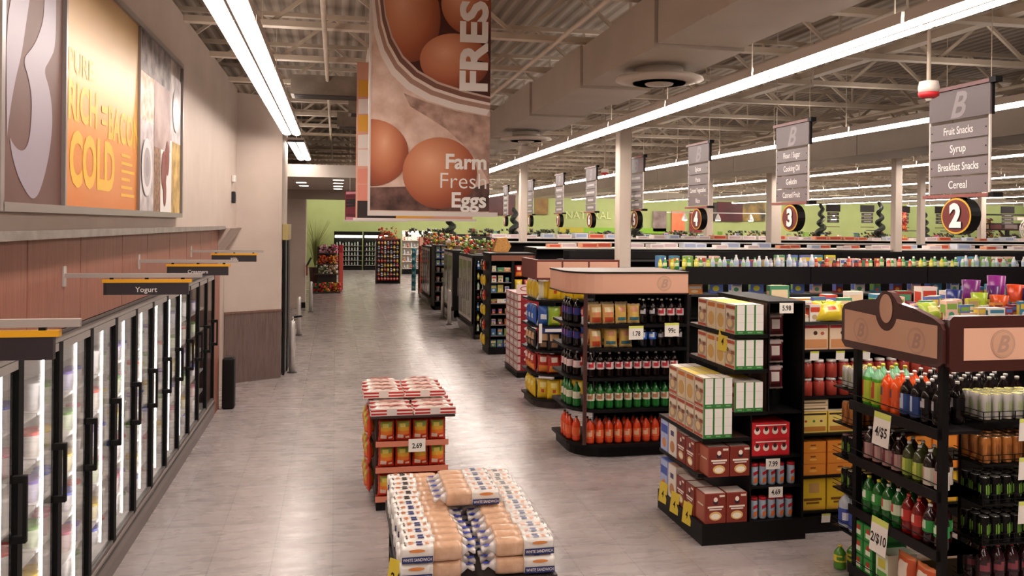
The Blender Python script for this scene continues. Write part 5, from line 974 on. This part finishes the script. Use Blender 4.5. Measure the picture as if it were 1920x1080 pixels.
# bollards
for i, (x, y) in enumerate([(-.80, 16.9), (-.91, 22.5), (-.77, 28.3), (3.2, 24.3), (3.22, 26.0)]):
    e = empty('bollard', (x, y, 0), 0, ['brushed steel bollard beside the wainscot corner at the entrance', 'steel bollard midway along the entrance opening', 'steel bollard before the flower display', 'steel bollard in front of the reach-in coolers, nearer one', 'steel bollard in front of the reach-in coolers, farther one'][i], 'bollard')
    MB().lathe([(.055, .0), (.055, .95), (.04, .985), (.001, 1.0)], M('#cfcac4', .35, .55), seg=16).obj('tube', e); MB().lathe([(.09, 0), (.09, .015), (.056, .02)], '#3a3532', seg=16).obj('foot_plate', e)
# entrance door leaves
e = empty('sliding_door', (-.93, 17.2, 0), 0, 'black framed sliding entrance door leaf stacked against the beige wall end', 'door')
part(MB().box(-.965, -.93, 16.62, 17.05, 0, 2.55, BLK), 'door_leaf', e); part(MB().box(-.925, -.90, 17.1, 17.7, 0, 2.55, BLK), 'door_leaf', e); part(MB().box(-.962, -.955, 17.05, 17.1, 0, 2.55, CHROME), 'steel_edge', e)
part(MB().box(-.985, -.88, 16.6, 17.7, 2.55, 2.85, '#a8965f'), 'header_box', e)
e = empty('push_cart_handle', (-.7, 17.6, 0), 0, 'dark red and black cart handle showing beside the entrance bollard', 'cart')
b = MB().tube([(-.8, 17.5, 1.0), (-.45-.2, 17.5, 1.02)], .02, BLK); part(b, 'grip', e); part(MB().tube([(-.82, 17.5, 1.0), (-.82, 17.7, .5), (-.82, 17.7, .02)], .015, CHROME), 'frame', e); part(MB().box(-.86, -.8, 17.45, 17.6, .62, .78, '#8f2026'), 'red_tag', e)
tag(MB().extr([(0, 0), (.1, .05), (.22, .3), (.16, .32), (.05, .1)], (-1.0, 29.6, 1.4), (1, 0, 0), (0, 0, 1), (0, .05, 0), '#15161a').box(-.98, -.92, 29.6, 29.66, 1.1, 1.45, '#8f3a36').obj('wall_phone'), 'small dark wall phone on the pier beside the entrance', 'phone')
# ================================================================ flowers
LEAF = M('#3f5a26', .5)
def blossoms(name, cols, n, rx, ry, rz, r0=.04, seed=1, leaf=True):
    r = random.Random(seed); b = MB()
    for i in range(n):
        x, y, z = r.uniform(-rx, rx), r.uniform(-ry, ry), r.uniform(0, rz); rr = r0*r.uniform(.7, 1.3); c = M(r.choice(cols), .5)
        P = [(math.cos(2*PI*k/8)*rr*(1 if k % 2 else .6), math.sin(2*PI*k/8)*rr*(1 if k % 2 else .6)) for k in range(8)]
        a = r.uniform(-.8, .8); u = Vector((math.cos(a), math.sin(a)*.4, 0)); v = Vector((0, .5, .85)); w = u.cross(v)*(rr*.7)
        vs = [Vector((x, y, z))+u*p+v*q for p, q in P]+[Vector((x, y, z))+w, Vector((x, y, z))-w]
        b.add(vs, [[k, (k+1) % 8, 8] for k in range(8)]+[[(k+1) % 8, k, 9] for k in range(8)], c)
        if leaf and i % 2 == 0:
            d = Vector((r.uniform(-1, 1), r.uniform(-1, 1), r.uniform(-.4, .6))).normalized()*rr*1.8; s = d.cross(Vector((0, 0, 1)))*.3
            q = Vector((x, y, z)); b.add([q, q+d*.5+s, q+d, q+d*.5-s], [[0, 1, 2, 3]], LEAF)
    return b
S = disp('flower_stand', (-.35, 36.2, 0), 'tiered dark flower stand with bouquets beside the pier', 'plant stand')
for z, hx, y in ((.02, .55, 36.0), (.75, .5, 36.2), (1.15, .45, 36.35), (1.6, .4, 36.5)): part(MB().box(-.35-hx, -.35+hx, y-.25, y+.3, z, z+.04, '#3a2a20'), 'tier', S)
part(MB().box(-.75, .05, 36.6, 36.7, 0, 1.9, '#2a201a'), 'back_panel', S)
for i, (x, y, z, cs, n, rr, l) in enumerate([(-.7, 36.0, .06, ['#c9342a', '#b9222a', '#2f7f4a'], 60, .07, 'low red bouquet'), (-.35, 35.95, .06, ['#d9862c', '#c9342a', '#3a6f2a'], 60, .07, 'low orange bouquet'), (.03, 36.0, .06, ['#c9b22c', '#c95a22', '#b9222a'], 60, .07, 'low yellow and red bouquet'),
        (-.5, 36.15, .79, ['#5f7f3a', '#d9d0c4'], 40, .06, 'green and white bouquet'), (-.1, 36.2, .79, ['#e0d6cc', '#b98a5a'], 40, .06, 'white bouquet in tan wrap'), (-.5, 36.35, 1.19, ['#d9622c', '#c23a22'], 60, .06, 'orange bouquet on the third tier'), (-.1, 36.35, 1.19, ['#d9822c', '#c23a22', '#e0a03a'], 60, .06, 'orange and amber bouquet on the third tier'), (-.5, 36.5, 1.64, ['#c98a9a', '#d9b9c0'], 50, .06, 'pink bouquet at the top'), (-.1, 36.5, 1.64, ['#c93a6a', '#e0a0b0'], 50, .06, 'magenta bouquet at the top')]):
    e = empty('flower_bouquet', (x, y, z), 0, f'{l} of the flower stand', 'flowers', 'bouquets on the flower stand')
    blossoms('f', cs, n, .17, .15, .34, rr, i).obj('blossoms', e); MB().lathe([(.06, 0), (.12, .16)], '#4a3a2a', seg=10).obj('bucket', e)
e = empty('tall_grass_plant', (-.85, 37.2, 0), 0, 'tall wispy grass plant behind the flower stand, against the green wall', 'plant')
b = MB(); r = random.Random(4)
for i in range(60):
    a = r.uniform(0, 2*PI); h = r.uniform(1.2, 2.1); s = r.uniform(.2, .8); P = [(0, 0, 1.0), (math.cos(a)*s*.3, math.sin(a)*s*.3, 1.0+h*.6), (math.cos(a)*s, math.sin(a)*s, 1.0+h)]
    b.tube(P, [.012, .009, .003], '#8a8f4a', 4)
b.obj('blades', e); MB().lathe([(.18, 0), (.26, .98), (.24, 1.0)], '#4a2a22', seg=16).obj('pot', e)
tag(MB().box(.12, .32, 37.6, 37.8, 0, 1.95, '#b3202a', bev=.03).box(.15, .29, 37.59, 37.6, .3, 1.6, '#d95a4a').obj('red_display_column'), 'slim bright red display column at the side of the flower stand', 'display')
# produce cases far ahead
def far_case(x0, x1, y, lab, n, cols, seed):
    S = disp('produce_case', ((x0+x1)/2, y+.4, 0), lab, 'refrigerated case'); b = MB().box(x0, x1, y+.3, y+1.0, 0, 2.35, BLK); b.box(x0, x1, y, y+.3, 2.15, 2.38, BLK); b.box(x0-.06, x0, y, y+1, 0, 2.38, BLK); b.box(x0, x1, y, y+.3, 0, .18, BLK); part(b, 'case_body', S)
    part(MB().box(x0, x1, y+.02, y+.1, 2.0, 2.14, M('#fff6dc', .5, 0, 5)), 'canopy_light', S)
    for z in (.3, .6, .9, 1.2, 1.5):
        part(MB().box(x0, x1, y+.02+z*.1, y+.3, z-.03, z, '#8f8a80'), 'shelf', S)
        for i in range(n): FBT[cols[(i+seed) % len(cols)]].put((x0+.12+(x1-x0-.2)*i/n, y+.2, z+.001), 0, f'small produce pack in the {lab.split(",")[0]}', f'packs in the {lab.split(",")[0]}', .95)
far_case(-.05, 1.6, 53.5, 'far dark produce case, entrance-side half', 8, [0, 1, 7], 0); far_case(1.75, 3.4, 53.5, 'far dark produce case, second half', 8, [1, 7, 0, 5], 1)
S = disp('white_shelf_unit', (4.6, 49.4, 0), 'brightly lit white shelf unit beside the mid-aisle merchandiser', 'shelving')
b = MB().box(3.75, 5.4, 49.5, 49.8, 0, 2.5, '#d9d2c8'); b.box(3.75, 5.4, 49.0, 49.8, 0, .22, BLK); part(b, 'back_panel', S); part(MB().box(3.75, 5.4, 49.0, 49.1, 2.3, 2.42, M('#fff6dc', .5, 0, 4)), 'canopy_light', S)
for z in (.35, .75, 1.15, 1.55, 1.95):
    part(MB().box(3.75, 5.4, 49.0, 49.5, z-.04, z, '#e0dad2'), 'shelf', S)
    for i in range(8): FBT[[1, 7, 0, 3][(i+int(z*4)) % 4]].put((3.86+.19*i, 49.15, z+.001), 0, 'small pack on the bright white shelf unit', 'packs on the white shelf unit')
# foliage and baskets on top of the far fixtures
def mound(x, y, z, cols, n, rx, rz, lab, seed, cat='plant'):
    e = empty('foliage_arrangement', (x, y, z), 0, lab, cat, 'arrangements on top of the end cases'); blossoms('f', cols, n, rx, .25, rz, .07, seed).obj('foliage', e); MB().box(-rx*.6, rx*.6, -.15, .15, 0, .1, '#5a3f28').obj('basket', e)
mound(2.47, 41.8, 2.17, ['#d9722c', '#c23a22', '#8f5a2a'], 60, .45, .5, 'orange harvest flowers on top of the mid-aisle merchandiser', 11)
mound(3.6, 28.9, 2.2, ['#7f9a3a', '#c9a22c', '#b9342c', '#3f5a26'], 70, .35, .35, 'green and yellow arrangement above the dark cup case', 12)
mound(3.75, 26.2, 2.12, ['#b9342c', '#d9b23a', '#3f5a26', '#e0d6cc'], 70, .4, .4, 'red and yellow arrangement above the second reach-in cooler', 13)
mound(3.7, 22.4, 2.12, ['#7f9f3a', '#5f7f2a', '#b9342c'], 80, .4, .35, 'leafy green arrangement above the first reach-in cooler', 14)
mound(3.5, 31.2, 2.12, ['#b9342c', '#8f2a22', '#5f7f2a'], 70, .35, .3, 'dark red arrangement above the third reach-in cooler', 15)
tag(MB().extr([(0, 0), (.3, -.1), (.42, .12), (.3, .32), (.1, .3)], (3.55, 19.3, 2.27), (1, 0, 0), (0, 0, 1), (0, .3, 0), noise_mat('woven_basket', '#a8702f', '#cf9a4f', ns=30)).obj('woven_basket'), 'tipped golden woven basket on top of the dark end case', 'basket')
def topiary(x, y, z, h, lab, seed=1):
    e = empty('spiral_topiary', (x, y, z), 0, lab, 'plant', 'spiral topiaries'); b = MB(); r = random.Random(seed)
    for i in range(int(h*26)):
        t = i/(h*26); a = t*PI*7; rr = .22*(1-t*.7); q = Vector((math.cos(a)*rr*.6, math.sin(a)*rr*.6, .1+t*h)); s = .17*(1-t*.5)
        b.lathe([(s*.3, -s*.8), (s, -s*.2), (s*.9, s*.4), (s*.2, s*.9)], '#1c2317', c=q, seg=7, smooth=False)
    b.obj('foliage', e); MB().tube([(0, 0, 0), (0, 0, h)], .02, '#3a2a1c', 5).obj('stem', e)
topiary(12.38, 34, 2.4, 1.5, 'dark spiral topiary before the green wall, between signs five and four', 1); topiary(23.05, 37.5, 2.4, 1.55, 'dark spiral topiary between the far grey aisle signs', 2); topiary(25.89, 37, 2.4, 1.7, 'dark spiral topiary beside a slim cream column', 3); topiary(4.9, 37, 2.3, 1.4, 'dark topiary over the main aisle flowers', 4); topiary(29.1, 38, 2.4, 1.3, 'dark spiral topiary just before the carved stand', 6); topiary(6.4, 30.6, 2.0, 1.4, 'leafy dark tree form above the reach-in coolers', 5)
r = random.Random(9)
for i, x in enumerate([4.2+.0*1, 7, 9.5, 13, 16.5, 19.5, 23, 26.5, 31, 34]):
    e = empty('leafy_garland', (x, 38.2, 2.35), 0, f'{nth(i)} clump of dark foliage along the ledge before the green wall', 'plant', 'foliage along the ledge'); blossoms('g', ['#28301c', '#3a4424', '#1c2016', '#6a3a22'], 45, 1.1, .3, .32, .11, 20+i).obj('foliage', e)
tag(MB().box(3.9, 40, 38.0, 38.6, 0, 2.36, '#2a2622').box(3.9, 40, 38.6, 38.64, 2.36, 2.44, '#1a1716').obj('produce_counter'), 'long dark produce counter ledge running before the green wall', 'counter')
# signs on and before the green wall
def wbanner(x0, x1, z0, z1, m, lab, name='wall_banner', y=55.9): return tag(MB().box(x0, x1, y, y+.06, z0, z1, m).obj(name), lab, 'banner')
D_ = 45.
for px0, px1, py0, py1, m, lab in [(1225, 1250, 396, 434, noise_mat('print_mauve', '#6f5a56', '#a08f8c', ns=1.5), 'mauve grey banner on the green wall, beside sign four'), (1260, 1285, 396, 435, noise_mat('print_salmon', '#d9714a', '#e0855a', ns=2), 'salmon orange banner on the green wall'), (1294, 1317, 396, 436, noise_mat('print_maroon', '#5a1420', '#8f2a33', ns=4), 'maroon banner on the green wall, behind sign four'),
        (1345, 1393, 379, 415, noise_mat('print_wine', '#43141c', '#5a1c26', ns=.8), 'wide wine red wall panel before the produce hall'), (1393, 1436, 380, 414, noise_mat('print_fruit', '#2a2a26', '#b08a3a', ns=1.2), 'fruit photograph panel next to the wine red one'), (1330, 1345, 380, 414, noise_mat('print_dark_leaf', '#241f1e', '#5a524a', ns=2), 'dark photograph strip beside the wine red panel'),
        (911, 967, 366, 403, noise_mat('print_wine_two', '#43141c', '#5a2a2a', ns=1), 'wine red wall panel seen below the egg banner'), (1003, 1028, 368, 402, noise_mat('print_ochre', '#8f7038', '#6f4a2a', ns=2), 'ochre photograph panel behind the slim hanging signs')]:
    cy, sy = math.cos(YAW), math.sin(YAW)
    def at(px, py):   # where the sight line meets the plane y = 45 or the wall
        u, v = (px-960)/1600, (422-py)/1600; u, v = u-v*.01, v+u*.01; t = 55.8/(cy-u*sy); return ((u*cy+sy)*t, 2.875+v*t)
    (x0, zb), (x1, zt) = at(px0, py1), at(px1, py0)
    wbanner(x0, x1, zb, zt, m, lab, y=55.85)
wbanner(16.5, 22.5, 2.4, 2.75, M('#7fae2f', .5), 'bright green band low on the far green wall', y=55.85); wbanner(14.8, 16.5, 2.4, 2.75, M('#b3a83a', .5), 'olive yellow band low on the far green wall', y=55.85)
tag(MB().text('NATURAL', (15.2, 55.9, 3.35), (1, 0, 0), (0, 0, 1), .5, M('#c9cf8f', .5), align='l').obj('wall_lettering'), 'pale green lettering high on the far green wall', 'lettering')
for i, (x, y) in enumerate([(22.73, 36), (24.51, 36), (26.78, 36.5), (28.89, 36.5), (30.84, 34.5)]):
    e = empty('far_aisle_sign', (x, y, 0), 0, f'{nth(i)} small grey aisle sign hanging before the green wall, counted from sign three', 'aisle sign', 'far aisle signs'); MB().box(x-.36, x+.36, -.02, .02, 3.65, 3.98, '#2f2528').obj('logo_panel', e).location.x = -x
    for k in range(4): o = MB().box(-.3, .3, -.02, .02, 3.48-.17*k, 3.62-.17*k, '#5c5458').poly([(-.18, 0), (.18, 0), (.18, .04), (-.18, .04)], (0, -.022, 3.53-.17*k), (1, 0, 0), (0, 0, 1), M('#b9b3af')).obj('word_panel', e)
    MB().box(-.33, .33, -.03, .03, 2.93, 2.96, '#6b3531').obj('bottom_rail', e); MB().lathe([(.001, -.03), (.13, -.03), (.13, .03), (.001, .03)], '#7c4a3a', c=(0, 0, 0), seg=16, axis='z').obj('number_disc', e)
    e.children[-1].rotation_euler = (PI/2, 0, 0); e.children[-1].location = (0, 0, 2.8); e.children[-1].scale = (1, 1, 1)
    for s in (-.3, .3): MB().bar((s, 0, 3.98), (s, 0, 5.85), .012, STEEL).obj('hanger_wire', e)
e = empty('track_rail', (17.5, 38, 0), 0, 'white track rail with pendant spot lamps over the produce hall', 'lamp'); part(MB().bar((15.3, 38, 3.55), (21.2, 38, 3.55), .05, WHITE), 'rail', e)
for i, x in enumerate((16.2, 17.9, 19.6, 20.8)): b = MB().lathe([(.02, .3), (.05, .26), (.14, .05), (.13, .0)], WHITE, c=(x, 38, 3.2), seg=12); part(b, 'lamp_shade', e); part(MB().lathe([(.001, -.01), (.11, .0), (.11, .02)], M('#fff3d8', .5, 0, 30), c=(x, 38, 3.18), seg=12), 'bulb', e)
for i, (x, y, z) in enumerate([(23.4, 37, 3.3), (30.1, 36.5, 4.05), (34.0, 36.5, 4.05)]):
    e = empty('pendant_lamp', (x, y, z), 0, ['small bright globe pendant between the far aisle signs', 'white dome pendant beside the number two sign', 'white dome pendant at the frame edge over produce'][i], 'lamp')
    MB().lathe([(.03, .5), (.2, .42), (.36, .2), (.36, .0)] if i else [(.02, .2), (.12, .1), (.12, -.05), (.02, -.12)], WHITE if i else M('#fff0c9', .5, 0, 25), seg=16).obj('lamp_shade', e); MB().lathe([(.001, -.02), (.3, -.01), (.3, .02)] if i else [(.001, 0), (.02, .01)], M('#fff3d8', .5, 0, 18), seg=16).obj('bulb', e); MB().bar((0, 0, .3), (0, 0, 1.8), .012, STEEL).obj('cord', e)
# carved dark market stand with white lantern frames
S = disp('market_stand', (31.5, 35.5, 0), 'dark timber market stand with a carved name beam before the green wall', 'stand'); b = MB().box(29.3, 33.2, 35.3, 35.45, 2.85, 3.2, '#2a1a18')
for x0, x1, c in ((29.45, 30.1, '#5a3f3a'), (30.25, 30.5, '#b89a7c'), (30.6, 31.2, '#6a3a38'), (31.4, 32.1, '#7c6f6c'), (32.25, 33.0, '#5a4a44')): b.box(x0, x1, 35.28, 35.3, 2.92, 3.13, c)
part(b, 'name_beam', S)
for x in (31.6, 33.1): part(MB().box(x-.07, x+.07, 35.3, 35.44, 0, 2.85, '#1f1614').bar((x, 35.37, 2.4), (x-.45, 35.37, 2.85), .07, '#1f1614'), 'post', S)
part(MB().bar((29.2, 35.37, 3.6), (34.8, 35.37, 3.6), .07, '#231a18').bar((33.1, 35.37, 3.5), (34.9, 35.37, 2.9), .07, '#231a18').box(32.0, 33.4, 35.2, 35.5, 3.35, 3.5, '#d9cfc4'), 'upper_beam', S)
for i, (x, s) in enumerate(((32.1, .5), (33.5, .62), (34.6, .55))):
    e = empty('scrollwork_wheel', (x, 34.6, 2.4), 0, f'white wire scrollwork wheel under the market stand, {nth(i)} toward the frame edge', 'decoration', 'scrollwork wheels')
    b = MB()
    for k, rr in enumerate((1., .72, .45)): b.tube([(rr*s*math.cos(2*PI*j/20), .03*k, s+rr*s*math.sin(2*PI*j/20)) for j in range(20)], .035, '#cfc6c0', 5, True)
    for k in range(6): a = k*PI/3; b.bar((math.cos(a)*s*.2, 0, s+math.sin(a)*s*.2), (math.cos(a)*s, 0, s+math.sin(a)*s), .03, '#b9aea8')
    b.obj('wheel', e)
for i, (x, cs) in enumerate([(31.0, ['#a8682f', '#5a3a22']), (26.34, ['#c2402a', '#d9703a', '#8f2a22'])]):
    e = empty('dried_corn_bundle' if i == 0 else 'hanging_wreath', (x, 35.9, 2.5 if i == 0 else 2.75), 0, ['brown dried corn bundle standing beside the market stand', 'red and orange hanging wreath below a far aisle sign'][i], 'decoration'); blossoms('c', cs, 50, .22, .1, .9, .1, 50+i, False).obj('husks', e)
# area lamps in made-up troughs, added to brighten the green wall
for i in range(9):
    x = -.5+6.2*i
    L = bpy.data.lights.new('added_wall_fill', 'AREA'); L.shape = 'RECTANGLE'; L.size = 4.5; L.size_y = .25; L.energy = 85; L.color = (1, .93, .78)
    e = empty('added_wall_light', (x, 52.6, 5.1), 0, f'{nth(i)} added slim lamp trough brightening the far green wall', 'ceiling light', 'added lamps by the green wall')
    o = bpy.data.objects.new('added_wall_fill', L); C.objects.link(o); o.parent = e; o.location = (0, .05, -.08); o.rotation_euler = (math.radians(52), 0, 0)
    MB().box(-2.3, 2.3, -.15, .0, -.05, .05, '#cfc6bc').obj('trough', e)
